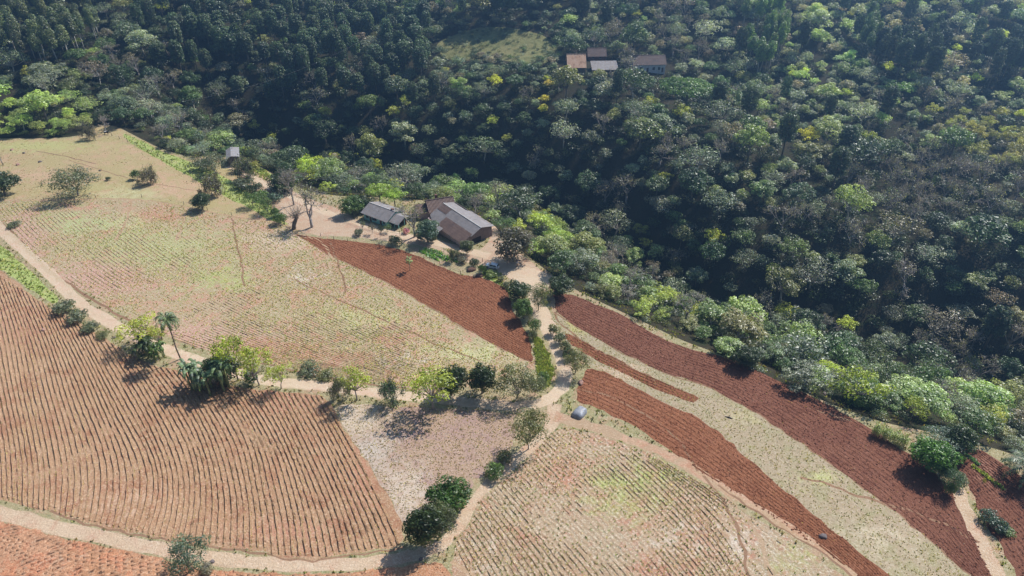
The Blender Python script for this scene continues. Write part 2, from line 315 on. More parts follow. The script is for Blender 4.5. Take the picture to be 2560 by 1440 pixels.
reg('field_track', 'thin', ribbon([(1385, 1040), (1430, 1052), (1500, 1072), (1560, 1095), (1640, 1122), (1720, 1166), (1800, 1216), (1880, 1262), (1980, 1322), (2080, 1388), (2160, 1450), (2320, 1600)], [3.4, 2.4, 1.9, 2.0]))
reg('side_track', 'track', ribbon([(2385, 1185), (2400, 1240), (2425, 1300), (2455, 1360), (2482, 1410), (2500, 1450), (2580, 1600)], 2.6))
reg('wheel_track', 'thin', ribbon([(1770, 1195), (1830, 1255), (1880, 1310), (1910, 1370), (1925, 1440), (1930, 1500)], [.3, .8, .8]))
for q, wd in (([(1760, 1190), (1800, 1240), (1835, 1300), (1860, 1370), (1870, 1440), (1868, 1500)], .55), ([(1440, 975), (1520, 985), (1600, 1030), (1680, 1080), (1720, 1130), (1745, 1180)], .5),
              ([(2000, 1195), (2060, 1205), (2130, 1235), (2230, 1265), (2320, 1290), (2400, 1330), (2445, 1356)], .6), ([(1800, 1215), (1880, 1275), (1980, 1335), (2080, 1400), (2150, 1460)], .45),
              ([(738, 700), (800, 730), (900, 770), (1000, 820), (1100, 865), (1200, 900)], .45), ([(580, 545), (585, 590), (600, 640), (610, 715)], .5),
              ([(825, 605), (845, 660), (860, 700), (865, 730)], .55), ([(1385, 775), (1392, 800), (1440, 845), (1520, 890), (1600, 930), (1640, 950)], .45),
              ([(2025, 1020), (2080, 1038), (2140, 1055)], .5), ([(740, 586), (830, 643), (920, 683), (1000, 723), (1100, 783), (1200, 843), (1300, 893), (1334, 909)], .4),
              ([(1382, 781), (1500, 851), (1640, 926), (1780, 969), (1850, 1011), (1920, 1051), (2000, 1106), (2080, 1161), (2150, 1216), (2235, 1273), (2310, 1339), (2370, 1391), (2470, 1471)], .35)):
    reg('furrow', 'furrow', ribbon(q, wd))
for q, wd in (([(-60, 502), (150, 500), (330, 495), (450, 514), (580, 543), (700, 555), (740, 582)], .8), ([(330, 500), (318, 550), (290, 600)], 1.0), ([(465, 520), (458, 560), (440, 600)], .9), ([(1385, 780), (1378, 740), (1376, 735)], 1.2),
              ([(740, 590), (800, 596), (830, 640), (850, 690)], .7), ([(1130, 1400), (1180, 1440), (1230, 1520)], .8), ([(1100, 1250), (1000, 1320)], .1)):
    reg('wheel_track', 'thin', ribbon(q, wd))
for q, wd in (([(0, 556), (30, 580), (75, 632), (135, 688), (205, 732), (275, 776), (335, 808), (400, 845)], .7), ([(125, 1280), (200, 1305), (310, 1333), (420, 1348), (520, 1369), (640, 1380), (720, 1399), (790, 1403), (900, 1384), (1004, 1370)], .4),  # second ribbon: shadow of the bank below the planted field, painted as dark soil
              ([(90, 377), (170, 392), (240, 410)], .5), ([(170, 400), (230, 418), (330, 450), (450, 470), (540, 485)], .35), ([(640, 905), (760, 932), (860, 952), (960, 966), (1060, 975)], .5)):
    reg('bank_edge_and_shadow', 'furrow', ribbon(q, wd))
reg('dirt_road', 'road', ribbon(ROAD, [3.8, 3.8, 3.4, 3.2, 3.3, 3.4, 3.2, 3.0, 5.5, 3.4]))
reg('farm_lane', 'road', ribbon(LANE, [3.4, 3.0, 2.8, 2.8, 2.6]))
reg('turning_place', 'road', poly([(1235, 650), (1290, 662), (1340, 672), (1395, 700), (1380, 716), (1345, 722), (1330, 745), (1318, 720), (1280, 700), (1240, 672)]))
def wpoly(px):
    return densify(chaikin(np.array([PT(*q) for q in px]), 2), 4.0, True)
reg('clearing', 'clearing', wpoly([(1085, 105), (1180, 68), (1300, 70), (1390, 100), (1400, 150), (1330, 165), (1260, 150), (1170, 150), (1110, 150)]))
reg('hill_clearing', 'clearing', wpoly([(900, 40), (960, 30), (1010, 45), (990, 60), (920, 56)]))

XMIN, XMAX, YMIN, YMAX = -470., 470., 0., 640.
allp, edges = [], []
def add_loop(p, closed=True):
    n = len(allp); k = len(p); allp.extend(map(tuple, p))
    edges.extend((n + i, n + (i + 1) % k) for i in range(k if closed else k - 1))
ec = EDGE[(EDGE[:, 0] > XMIN + 2) & (EDGE[:, 0] < XMAX - 2) & (EDGE[:, 1] > YMIN + 2) & (EDGE[:, 1] < YMAX - 2)]
add_loop(densify(ec, 2.5, False), False)
for _, _, p in REG: add_loop(np.clip(p, [XMIN + 1, YMIN + 1], [XMAX - 1, YMAX - 1]))
for x in np.arange(XMIN, XMAX + 1, 10):
    allp += [(x, YMIN), (x, YMAX)]
for y in np.arange(YMIN + 10, YMAX, 10):
    allp += [(XMIN, y), (XMAX, y)]
rg = np.random.default_rng(5)
gx, gy = np.meshgrid(np.arange(XMIN + 3, XMAX - 3, 7.), np.arange(YMIN + 3, YMAX - 3, 7.)); g1 = np.stack([gx.ravel(), gy.ravel()], 1)
gx, gy = np.meshgrid(np.arange(-200, 210, 2.6), np.arange(50, 262, 2.6)); g2 = np.stack([gx.ravel(), gy.ravel()], 1)
ed1, ed2 = edge_dist(*g1.T), edge_dist(*g2.T)
g2 = g2[ed2 < 12]
inbox = (np.abs(g1[:, 0]) < 198) & (g1[:, 1] > 52) & (g1[:, 1] < 260) & (ed1 < 12)
g1 = g1[~inbox]
allp += list(map(tuple, g1 + rg.uniform(-1.5, 1.5, g1.shape))) + list(map(tuple, g2 + rg.uniform(-.6, .6, g2.shape)))
res = delaunay_2d_cdt([Vector(map(float, p)) for p in allp], edges, [], 0, 1e-4, False)
V = np.array([tuple(v) for v in res[0]]); T = np.array([f for f in res[2] if len(f) == 3])
cen = V[T].mean(1)
def inside(pts, pl):
    x, y = pts[:, 0], pts[:, 1]; r = np.zeros(len(pts), bool)
    bb = (x > pl[:, 0].min()) & (x < pl[:, 0].max()) & (y > pl[:, 1].min()) & (y < pl[:, 1].max()); xs, ys = x[bb], y[bb]; rr = np.zeros(len(xs), bool)
    for a, b in zip(pl, np.roll(pl, -1, 0)):
        m = (a[1] > ys) != (b[1] > ys)
        with np.errstate(divide='ignore', invalid='ignore'):
            rr ^= m & (xs < (b[0] - a[0]) * (ys - a[1]) / (b[1] - a[1]) + a[0])
    r[bb] = rr; return r
cls = np.where(edge_dist(*cen.T) > 0, -2, -1)
for i, (nm, key, p) in enumerate(REG): cls[inside(cen, p)] = i
VZ = zt(V[:, 0], V[:, 1])

# rows: guide lines traced along the planting, used for relief direction and for the plants themselves
def guides(gs, spacing):
    rows = [densify(chaikin(PB(*np.array(g, float).T), 2, False), 1.0, False) for g in gs]
    N = 90; rs = [r[np.clip((np.linspace(0, len(r) - 1, N)).astype(int), 0, len(r) - 1)] for r in rows]
    out = []; u = 0.
    for a, b in zip(rs[:-1], rs[1:]):
        gap = np.median(np.linalg.norm(a[:, None] - densify(b, .5, False)[None], axis=2).min(1)[10:80]); k = max(1, int(round(gap / spacing)))
        for j in range(k): out.append((u + j * spacing, a + (b - a) * j / k))
        u += k * spacing
    out.append((u, rs[-1])); return out
GUIDE = {
    'planted_field': (guides([[(-420, 520), (-400, 700), (-380, 900), (-330, 1050), (-300, 1200)], [(-140, 560), (-110, 740), (-80, 960), (-50, 1090), (-40, 1260)],
                              [(0, 693), (43, 800), (70, 897), (80, 960), (107, 1067), (123, 1147), (128, 1210), (122, 1290)],
                              [(190, 800), (240, 893), (277, 960), (325, 1050), (370, 1130), (388, 1200), (380, 1270), (352, 1345)],
                              [(330, 885), (400, 985), (455, 1080), (482, 1150), (490, 1220), (485, 1290), (470, 1365)],
                              [(520, 945), (580, 1010), (640, 1120), (657, 1210), (673, 1293), (680, 1385)],
                              [(680, 972), (735, 1070), (790, 1190), (830, 1290), (852, 1392)],
                              [(800, 985), (867, 1095), (933, 1225), (985, 1330), (1000, 1375)]], .92), .92),
    'stubble_field': (guides([[(1120, 1340), (1170, 1420), (1230, 1560)], [(1195, 1262), (1270, 1360), (1330, 1450), (1400, 1580)], [(1320, 1145), (1420, 1250), (1520, 1350), (1640, 1480), (1700, 1580)],
                              [(1395, 1070), (1500, 1160), (1600, 1260), (1700, 1360), (1790, 1470), (1850, 1580)], [(1560, 1108), (1680, 1200), (1780, 1300), (1850, 1400), (1900, 1480), (1930, 1580)],
                              [(1720, 1184), (1830, 1260), (1930, 1330), (2030, 1400), (2100, 1460), (2180, 1600)]], .95), .95),
    'cover_crop_field': (guides([[(-40, 520), (60, 640), (220, 755), (400, 835), (560, 890), (700, 925), (900, 962), (1060, 985)], [(100, 500), (260, 640), (430, 745), (620, 835), (800, 905), (1000, 960), (1100, 985)],
                                 [(430, 512), (600, 620), (750, 710), (900, 790), (1080, 880), (1240, 950)], [(700, 558), (830, 645), (950, 700), (1100, 785), (1250, 868), (1336, 910)]], .95), .95),
    'ploughed_field': (guides([[(738, 584), (920, 682), (1100, 782), (1200, 842), (1337, 910)], [(960, 610), (1085, 660), (1200, 740), (1330, 840)], [(1150, 660), (1240, 700), (1330, 780)]], .9), .9),
    'upper_ploughed_strip': (guides([[(1382, 780), (1500, 850), (1640, 925), (1780, 968), (1920, 1050), (2080, 1160), (2235, 1272), (2370, 1390), (2560, 1560)],
                                     [(1400, 720), (1560, 788), (1720, 872), (1860, 907), (2020, 987), (2235, 1112), (2385, 1225), (2478, 1400), (2600, 1560)]], .9), .9),
    'cover_strip': (guides([[(1340, 800), (1440, 880), (1560, 950), (1740, 1040), (1850, 1130), (1990, 1250), (2140, 1370), (2300, 1560)],
                            [(1382, 780), (1500, 850), (1640, 925), (1780, 968), (1920, 1050), (2080, 1160), (2235, 1272), (2370, 1390), (2560, 1560)]], 1.2), 1.2),
    'lower_ploughed_strip': (guides([[(1440, 1000), (1540, 1042), (1700, 1142), (1880, 1258), (2090, 1395), (2260, 1560)], [(1468, 920), (1560, 950), (1740, 1040), (1850, 1130), (1990, 1250), (2140, 1370), (2330, 1560)]], .9), .9),
    'narrow_ploughed_strip': (guides([[(1400, 850), (1500, 905), (1580, 946), (1750, 1015)], [(1405, 825), (1500, 878), (1580, 918), (1750, 990)]], .9), .9),
    'vegetable_plot': (guides([[(2360, 1160), (2440, 1262), (2550, 1400), (2600, 1560)], [(2440, 1118), (2560, 1200), (2700, 1300), (2900, 1500)]], .9), .9),
    'orange_soil_field': (guides([[(-300, 1330), (-60, 1300), (150, 1270)], [(-100, 1500), (100, 1400), (300, 1330)], [(150, 1560), (400, 1450), (640, 1370)], [(500, 1600), (800, 1460), (1100, 1380)]], 1.0), 1.0),
}
def rowuv(name, pts):
    if name == 'turning_place': return np.tile([.8, 0, 0], (len(pts), 1))
    if name in ('dirt_road', 'farm_lane', 'dirt_track', 'side_track', 'field_track'):
        cc = np.vstack([densify(c, .5, False) for c in CENTER]); out = np.zeros((len(pts), 3))
        for i, p in enumerate(pts): out[i, 0] = math.sqrt(((cc - p) ** 2).sum(1).min())
        return out
    G = GUIDE.get(name)
    if not G: return np.concatenate([pts, np.zeros((len(pts), 1))], 1)
    kd = KDTree(sum(len(r) for _, r in G[0])); info = []
    for u, r in G[0]:
        d = np.gradient(r, axis=0); d /= np.linalg.norm(d, axis=1)[:, None] + 1e-9
        s = np.r_[0, np.cumsum(np.linalg.norm(np.diff(r, axis=0), axis=1))]
        for i in range(len(r)): kd.insert((*r[i], 0), len(info)); info.append((u, s[i], r[i], d[i]))
    kd.balance(); out = np.zeros((len(pts), 3)); sg = None
    r0, r1 = G[0][0][1], G[0][1][1]; d0 = r0[46] - r0[44]; sg = np.sign(d0[0] * (r1 - r0)[45][1] - d0[1] * (r1 - r0)[45][0])
    for i, p in enumerate(pts):
        _, j, _ = kd.find((p[0], p[1], 0)); u, s, q, d = info[j]; e = p - q
        out[i] = (u + sg * (d[0] * e[1] - d[1] * e[0]), s + d @ e, 0)
    return out
# soft-edged areas where the cover itself changes colour: (fields, px, py, rx, ry, colour, weight)
GRN, PNK, WHT, RED, YEL = (.35, .37, .17), (.43, .26, .20), (.56, .49, .41), (.40, .20, .13), (.46, .44, .19)
PATCH = [('cover', 200, 560, 190, 45, GRN, .7), ('cover', 400, 620, 260, 75, (.35, .34, .16), .8), ('cover', 560, 700, 130, 40, (.34, .37, .13), .6), ('cover', 300, 560, 120, 40, (.42, .42, .2), .6),
         ('cover', 60, 590, 70, 70, PNK, 1.0), ('cover', 250, 700, 150, 50, PNK, 1.0), ('cover', 700, 600, 120, 40, (.5, .38, .28), .7), ('cover', 640, 570, 60, 25, PNK, .6), ('cover', 760, 690, 90, 30, WHT, .5), ('cover', 500, 850, 220, 50, PNK, 1.0),
         ('cover', 700, 880, 200, 40, RED, .9), ('cover', 860, 900, 120, 40, RED, .8), ('cover', 960, 900, 160, 25, WHT, .55), ('cover', 900, 800, 160, 40, (.43, .42, .2), .6), ('cover', 1180, 880, 150, 30, (.45, .43, .23), .8), ('cover', 400, 540, 80, 22, RED, .7),
         ('stubble', 1560, 1230, 150, 90, (.33, .34, .12), .65), ('stubble', 1700, 1350, 120, 90, WHT, .4), ('stubble', 1850, 1350, 90, 90, WHT, .4), ('stubble', 1400, 1180, 80, 60, RED, .7), ('stubble', 1230, 1380, 90, 80, WHT, .4), ('stubble', 1350, 1300, 90, 60, (.40, .33, .22), .5), ('stubble', 2000, 1400, 90, 60, (.34, .33, .13), .6), ('stubble', 1640, 1180, 90, 40, (.33, .36, .12), .7),
         ('olive', 2050, 1190, 60, 25, (.42, .42, .18), .7), ('olive', 2200, 1350, 160, 60, (.46, .38, .27), .6), ('olive', 1560, 930, 80, 30, (.44, .32, .22), .8), ('olive', 1440, 820, 40, 25, (.38, .34, .13), .8), ('olive', 1850, 1040, 90, 40, (.42, .36, .2), .5),
         ('crop', 700, 1000, 140, 60, (.36, .17, .11), .8), ('crop', 60, 800, 120, 90, (.39, .20, .135), .8), ('crop', 900, 1200, 60, 120, (.40, .20, .13), .7), ('crop', 300, 1250, 220, 60, (.48, .31, .21), .6), ('crop', 700, 1330, 220, 50, (.42, .21, .14), .6),
         ('pasture', 100, 440, 160, 25, (.46, .30, .2), .65), ('pasture', 100, 365, 200, 20, (.37, .35, .15), .8), ('pasture', 430, 470, 120, 30, (.46, .30, .2), .7), ('pasture', 660, 545, 60, 14, (.46, .26, .17), .8), ('pasture', 330, 485, 120, 25, (.44, .40, .22), .7),
         ('mauve', 880, 1050, 105, 75, (.48, .39, .30), .9), ('mauve', 935, 1130, 80, 80, (.43, .36, .30), .8), ('mauve', 1010, 1230, 85, 90, (.47, .38, .30), .9), ('mauve', 1160, 1060, 90, 50, (.33, .22, .19), .6),
         ('darkred', 2470, 1180, 60, 50, (.33, .17, .12), .85), ('orange', 250, 1400, 200, 30, (.46, .30, .21), .5)]
NAMES = {-1: ('ground', 'verge'), -2: ('forest_floor', 'litter')}
FIELD_VERTS = {}
ground_objs = []
for k in sorted(set(cls)):
    nm, key = NAMES[k] if k < 0 else REG[k][:2]
    f = T[cls == k]
    if not len(f): continue
    used, inv = np.unique(f, return_inverse=True); vv = np.column_stack([V[used], VZ[used]])
    col = np.zeros((len(vv), 4))
    ppx, ppy, _ = project(vv[:, 0], vv[:, 1], vv[:, 2])
    for fk, cx, cy, rx, ry, cc, wt in PATCH:
        if fk == key:
            g = np.exp(-(((ppx - cx) / rx) ** 2 + ((ppy - cy) / ry) ** 2)) * wt; m = g > col[:, 3]
            col[m, :3] = cc; col[m, 3] = g[m]
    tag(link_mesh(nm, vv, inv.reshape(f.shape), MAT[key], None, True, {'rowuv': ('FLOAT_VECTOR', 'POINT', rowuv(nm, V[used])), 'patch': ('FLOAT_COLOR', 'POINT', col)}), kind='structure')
print('ground', len(V), len(T))
#PART2

# ------------------------------------------------------------------ vegetation prototypes (meshes shared by the copies)
def rdir(r, n):
    v = r.normal(size=(n, 3)); return v / np.linalg.norm(v, axis=1)[:, None]
def leaf_quads(r, pos, nrm, size, asp=1.5):
    n = len(pos); nrm = nrm / (np.linalg.norm(nrm, axis=1)[:, None] + 1e-9)
    a = np.cross(nrm, rdir(r, n)); a /= np.linalg.norm(a, axis=1)[:, None] + 1e-9; b = np.cross(nrm, a)
    s = (size * r.uniform(.6, 1.35, n))[:, None] if np.isscalar(size) else size[:, None]
    a = a * s * asp / 2; b = b * s / 2
    v = np.stack([pos - a * .9, pos - b * .8 + a * .1, pos + a, pos + b * .8 + a * .1], 1)
    return v.reshape(-1, 3)
def puffs(r, centers, rad, nleaf, leaf, flat=1.0, up=.35, inner=.72, asp=1.5):
    P, N, K = [], [], []
    for c, q in zip(centers, rad):
        m = max(8, int(nleaf * (q / np.mean(rad)) ** 2)); d = rdir(r, m)
        low = d[:, 2] < -.25; d[low & (r.random(m) < .6), 2] *= -1
        d2 = d * [1, 1, flat]; P.append(c + d2 * q * r.uniform(inner, 1.05, (m, 1)))
        N.append(d + rdir(r, m) * .75 + [0, 0, up]); K.append(np.full(m, r.random()))
    P, N, K = np.vstack(P), np.vstack(N), np.concatenate(K)
    rnd = np.clip(.55 * K + .45 * r.random(len(K)), 0, 1)
    return leaf_quads(r, P, N, leaf, asp), rnd
def quadf(v): return np.arange(len(v)).reshape(-1, 4)
def crown_mesh(name, v, rnd):
    me = bpy.data.meshes.new(name); f = quadf(v); n = len(f)
    me.vertices.add(len(v)); me.vertices.foreach_set('co', v.astype(np.float32).ravel())
    me.loops.add(n * 4); me.loops.foreach_set('vertex_index', f.ravel().astype(np.int32))
    me.polygons.add(n); me.polygons.foreach_set('loop_start', np.arange(0, n * 4, 4, dtype=np.int32)); me.polygons.foreach_set('loop_total', np.full(n, 4, np.int32))
    me.update(calc_edges=True); a = me.attributes.new('rnd', 'FLOAT', 'FACE'); a.data.foreach_set('value', rnd.astype(np.float32))
    me.materials.append(M_LEAF); return me
def wood_mesh(name, mb, mat):
    me = bpy.data.meshes.new(name); me.from_pydata(mb.v, [], mb.f); me.polygons.foreach_set('use_smooth', [True] * len(me.polygons)); me.materials.append(mat); me.update(); return me
def limbs(r, mb, tops, h0, z0, rad, n=5, sides=5):
    """trunk from the ground, limbs out to some of the clumps"""
    lean = r.normal(0, .25, 2)
    fork = np.array([lean[0], lean[1], h0])
    mb.tube([(0, 0, -1.2), (lean[0] * .3, lean[1] * .3, h0 * .45), tuple(fork)], [rad * 1.25, rad * .95, rad * .8], 7)
    for c in tops[:n]:
        mid = fork * .5 + c * .5 + [0, 0, -.12 * np.linalg.norm(c - fork)]
        mb.tube([tuple(fork - [0, 0, .3]), tuple(mid), tuple(c)], [rad * .6, rad * .38, rad * .12], sides, False)
PROTO = {}
def proto(kind, R, H, crown, wood): PROTO.setdefault(kind, []).append((R, H, crown, wood))
def broad(kind, seed, R, H, trunk, npuff, pr, nleaf, leaf, rad=.2, woodmat=M_BARK, flat=.85, nl=6, top=1.0, low=-.2, asp=1.5):
    r = np.random.default_rng(seed); c = []
    hh = (H - trunk) / 2; zc = trunk + hh; sx_, sy_, tp = r.uniform(-.22, .22), r.uniform(-.22, .22), r.uniform(0, .45) * (kind in ('forest', 'wispy'))
    for _ in range(3000):
        d = rdir(r, 1)[0]
        if d[2] < low: continue
        k = r.uniform(.55, 1.0) if r.random() < .75 else r.uniform(.1, .55)
        zz = d[2] * k; q_ = (R - pr * .5) * (1 - tp * max(0, zz)); p = np.array([(d[0] * k + sx_ * zz) * q_, (d[1] * k + sy_ * zz) * q_, zc + zz * (hh - pr * .6) * top])
        if all(np.linalg.norm(p - q) > pr * .85 for q in c) or r.random() < .01: c.append(p)
        if len(c) >= npuff: break
    c = np.array(c); q = pr * r.uniform(.7, 1.25, len(c))
    v, rnd = puffs(r, c, q, nleaf, leaf, flat, asp=asp)
    mb = MB(); limbs(r, mb, c[np.argsort(r.random(len(c)))], trunk + hh * .35, 0, rad, nl)
    proto(kind, R, H, crown_mesh('crown', v, rnd), wood_mesh('trunk', mb, woodmat))
for s in range(9): broad('forest', 10 + s, 4.6, [11, 12.5, 10, 14, 11.5, 9.5, 12, 13.5, 10.5][s], [3.4, 3.0, 3.6, 2.4, 3.6, 3.0, 4, 2.6, 3.2][s], [36, 30, 44, 40, 26, 40, 32, 46, 28][s], [1.15, 1.35, 1.0, 1.05, 1.45, 1.05, 1.2, .95, 1.3][s], [80, 85, 70, 80, 90, 60, 75, 66, 60][s], [.34, .40, .30, .34, .40, .28, .36, .28, .34][s], .22, [M_BARK, M_PALEBARK][s % 2], low=[-.2, -.35, -.2, -.7, -.1, -.3, -.2, -.8, -.4][s], nl=12)
for s in range(3): broad('wispy', 30 + s, 4.4, 11.5, 3.0, 34, 1.15, 34, .26, .18, M_PALEBARK, low=-.5, nl=26)
for s in range(3): broad('dome', 40 + s, 3.2, 6.2, .5, 42, 1.0, 110, .27, .2, low=-.75)
for s in range(4): broad('open', 50 + s, 3.6, 7.5, 1.6, [22, 26, 18, 24][s], .85, 48, .27, .13, M_TWIG, .7, 18, asp=1.3)
for s in range(4): broad('shrub', 60 + s, 1.6, 2.3, .1, 15, .62, 70, .2, .05, M_TWIG, low=-.5)
for s in range(3): broad('airy', 70 + s, 3.4, 6.5, .4, 30, .95, 120, .17, .1, M_TWIG, low=-.45, nl=14)
broad('umbrella', 80, 8.5, 13, 7.5, 70, 1.7, 110, .42, .35, low=-.1, flat=.55, nl=14, top=.9)
for s in range(3): broad('slim', 85 + s, 2.6, 19, 9, 24, 1.25, 90, .4, .2, M_PALEBARK, 1.2, 6, low=-.95)
def branch(r, mb, p, d, L, rad, lv, tips):
    q = p + d * L * .5 + r.normal(0, .05, 3) * L; e = p + d * L + r.normal(0, .06, 3) * L
    mb.tube([tuple(p), tuple(q), tuple(e)], [rad, rad * .8, rad * .62], 5 if lv < 2 else 3, False)
    if lv >= 4: tips.append(e); return
    for _ in range(r.integers(2, 4) + (lv > 0)):
        nd = d + r.normal(0, .52, 3) + [0, 0, .12]; nd /= np.linalg.norm(nd)
        branch(r, mb, e if r.random() < .7 else q, nd, L * r.uniform(.58, .82), max(rad * .58, .028), lv + 1, tips)
def bare(kind, seed, H, trunk, rad, leafy=.35, mat=M_TWIG, multi=1):
    r = np.random.default_rng(seed); mb = MB(); tips = []
    for m in range(multi):
        o = np.array([r.uniform(-.3, .3), r.uniform(-.3, .3), -.5]) * (multi > 1)
        if multi == 1: mb.tube([(0, 0, -1.2), (0, 0, trunk)], [rad * 1.2, rad * .9], 7); o = np.array([0, 0, trunk * .97])
        for k in range(1 if multi > 1 else 3):
            d = np.array([r.normal(0, .45), r.normal(0, .45), 1]); d /= np.linalg.norm(d)
            branch(r, mb, o, d, (H - trunk) * .33, rad * .7, 0, tips)
    tips = np.array(tips); R = np.percentile(np.hypot(tips[:, 0], tips[:, 1]), 92)
    k = tips[r.random(len(tips)) < leafy]; pos = np.repeat(k, 5, 0) + r.normal(0, .25, (len(k) * 5, 3))
    v = leaf_quads(r, pos, rdir(r, len(pos)) + [0, 0, .6], .17)
    proto(kind, R, np.percentile(tips[:, 2], 97), crown_mesh('crown', v, r.random(len(pos))), wood_mesh('branches', mb, mat))
for s in range(4): bare('bare', 90 + s, 9, 2.2, .2)
for s in range(2): bare('twiggy', 95 + s, 4.5, .6, .09, .9, multi=5)
def araucaria(seed, H, R):
    r = np.random.default_rng(seed); c, q = [], []; mb = MB(); mb.tube([(0, 0, -1.5), (0, 0, H * .6), (.1, 0, H)], [.34, .26, .08], 7)
    z = H * .50
    while z < H:
        k = (z - H * .50) / (H * .5); rr = R * (1 - .25 * (1 - k)) * math.sqrt(max(.05, 1 - max(0, k - .45) ** 2 / .36)); n = int(5 + rr * 1.5)
        for j in range(n):
            a = 2 * math.pi * (j + r.random() * .7) / n; e = np.array([rr * math.cos(a), rr * math.sin(a), z + .5 + r.normal(0, .25)]) * 1.0
            mb.tube([(0, 0, z - .3), (e[0] * .6, e[1] * .6, z - .15), tuple(e)], [.07, .06, .05], 3, False); c.append(e); q.append(r.uniform(.6, .95))
            if rr > 1.8: c.append(e * [.55, .55, 1] + [0, 0, -.1]); q.append(.55)
        z += H * .062
    c.append(np.array([0, 0, H])); q.append(.8)
    v, rnd = puffs(r, np.array(c), np.array(q), 34, .36, .8, asp=1.8)
    proto('araucaria', R + .6, H + .6, crown_mesh('crown', v, rnd), wood_mesh('trunk', mb, M_BARK))
for s in range(4): araucaria(110 + s, [17, 15, 18, 16][s], [3.1, 2.7, 3.5, 2.9][s])
def frond(r, L, droop, az, el, leaflet, n=20, wid=.07, hang=.35):
    P = []; pos = np.array([0., 0., 0.]); e = el; st = L / n; pts = [pos.copy()]
    for i in range(n):
        pos = pos + st * np.array([math.cos(e) * math.cos(az), math.cos(e) * math.sin(az), math.sin(e)]); e -= droop * (i + 4) / n / 6; pts.append(pos.copy())
    side = np.array([-math.sin(az), math.cos(az), 0]); v = []
    for i, p in enumerate(pts[2:], 2):
        ll = leaflet * math.sin(math.pi * min(1, .15 + .8 * i / n)); d = pts[i] - pts[i - 1]; d /= np.linalg.norm(d)
        for s in (-1, 1):
            for _ in range(2):
                t = side * s * (.8 + .2 * r.random()) + d * (.45 + .25 * r.random()) - np.array([0, 0, hang * r.uniform(.5, 1.6)]); t /= np.linalg.norm(t)
                q = p + d * r.uniform(-.5, .5) * st; b = d * wid
                v += [q - b, q + b, q + t * ll + b * .3, q + t * ll - b * .3]
    b = side * .05
    for a, c in zip(pts[:-1], pts[1:]): v += [a - b, a + b, c + b, c - b]
    return np.array(v)
def palm(kind, seed, H, L, n, trunk, droop, leaflet, hang, wid=.09):
    r = np.random.default_rng(seed); mb = MB(); z = H - L * .35
    if trunk: mb.tube([(0, 0, -1), (.25, 0, z * .3), (.1, .05, z * .7), (0, 0, z)], [trunk * 1.25, trunk, trunk * .9, trunk * .8], 8)
    vs = []
    for i in range(n):
        el = r.uniform(-.15, 1.35) if n < 30 else r.uniform(-.1, 1.45)
        v = frond(r, L * r.uniform(.8, 1.1), droop * r.uniform(.8, 1.3), 2 * math.pi * (i * .381 + r.random() * .05), el, leaflet, 16, wid, hang); vs.append(v + [0, 0, z])
    v = np.vstack(vs)
    if not trunk: mb.tube([(0, 0, -1), (0, 0, max(.3, z))], [.25, .2], 7)
    proto(kind, L * .8, H, crown_mesh('fronds', v, r.random(len(v) // 4)), wood_mesh('trunk', mb, M_BARK))
palm('palm', 130, 12.5, 4.4, 26, .17, 1.5, .75, .6)
palm('low_palm', 131, 4.2, 4.6, 34, 0, .85, .85, .12, .06)
def banana(seed, nst):
    r = np.random.default_rng(seed); vs = []; mb = MB()
    for s in range(nst):
        o = np.array([*r.uniform(-1.6, 1.6, 2), 0]); h = r.uniform(1.6, 2.8); mb.tube([tuple(o - [0, 0, .5]), tuple(o + [0, 0, h])], [.13, .09], 6)
        for k in range(7):
            az = r.uniform(0, 6.28); e = r.uniform(.5, 1.4); L = r.uniform(1.5, 2.3); pos = o + [0, 0, h]; side = np.array([-math.sin(az), math.cos(az), 0]); m = 6; prev = None
            for i in range(m + 1):
                w_ = .24 * math.sin(math.pi * (.12 + .85 * i / m)); row = (pos - side * w_ + [0, 0, -.06], pos.copy(), pos + side * w_ + [0, 0, -.06])
                if prev: vs += [prev[0], prev[1], row[1], row[0], prev[1], prev[2], row[2], row[1]]
                prev = row; pos = pos + L / m * np.array([math.cos(e) * math.cos(az), math.cos(e) * math.sin(az), math.sin(e)]); e -= .42
    v = np.array(vs); proto('banana', 2.6, 4.2, crown_mesh('leaves', v, np.repeat(r.random(len(v) // 8), 2)), wood_mesh('stems', mb, plain('banana_stem', (.22, .24, .10))))
for s in range(2): banana(140 + s, 9)
def thicket(seed):
    r = np.random.default_rng(seed); vs = []; mb = MB()
    for s in range(330):
        o = np.array([r.uniform(-5.2, 5.2), r.uniform(-1.5, 1.5), 0]); h = r.uniform(1.6, 3.0); ln = r.normal(0, .25, 2); top = o + [ln[0], ln[1], h]
        if s % 4 == 0: mb.tube([tuple(o - [0, 0, .3]), tuple(top)], [.03, .02], 3, False)
        for k in range(6):
            t = r.uniform(.3, 1); p = o + (top - o) * t; az = r.uniform(0, 6.28); e = r.uniform(.4, 1.2); side = np.array([-math.sin(az), math.cos(az), 0]) * .06; L = r.uniform(.7, 1.1)
            a = p; b = p + L * .5 * np.array([math.cos(e) * math.cos(az), math.cos(e) * math.sin(az), math.sin(e)]); e -= 1.1; c = b + L * .5 * np.array([math.cos(e) * math.cos(az), math.cos(e) * math.sin(az), math.sin(e)])
            vs += [a - side * .5, a + side * .5, b + side, b - side, b - side, b + side, c + side * .2, c - side * .2]
    v = np.array(vs); proto('cane', 5.5, 3.0, crown_mesh('leaves', v, np.repeat(r.random(len(v) // 8), 2)), wood_mesh('stems', mb, plain('cane_stem', (.4, .38, .2))))
thicket(150)

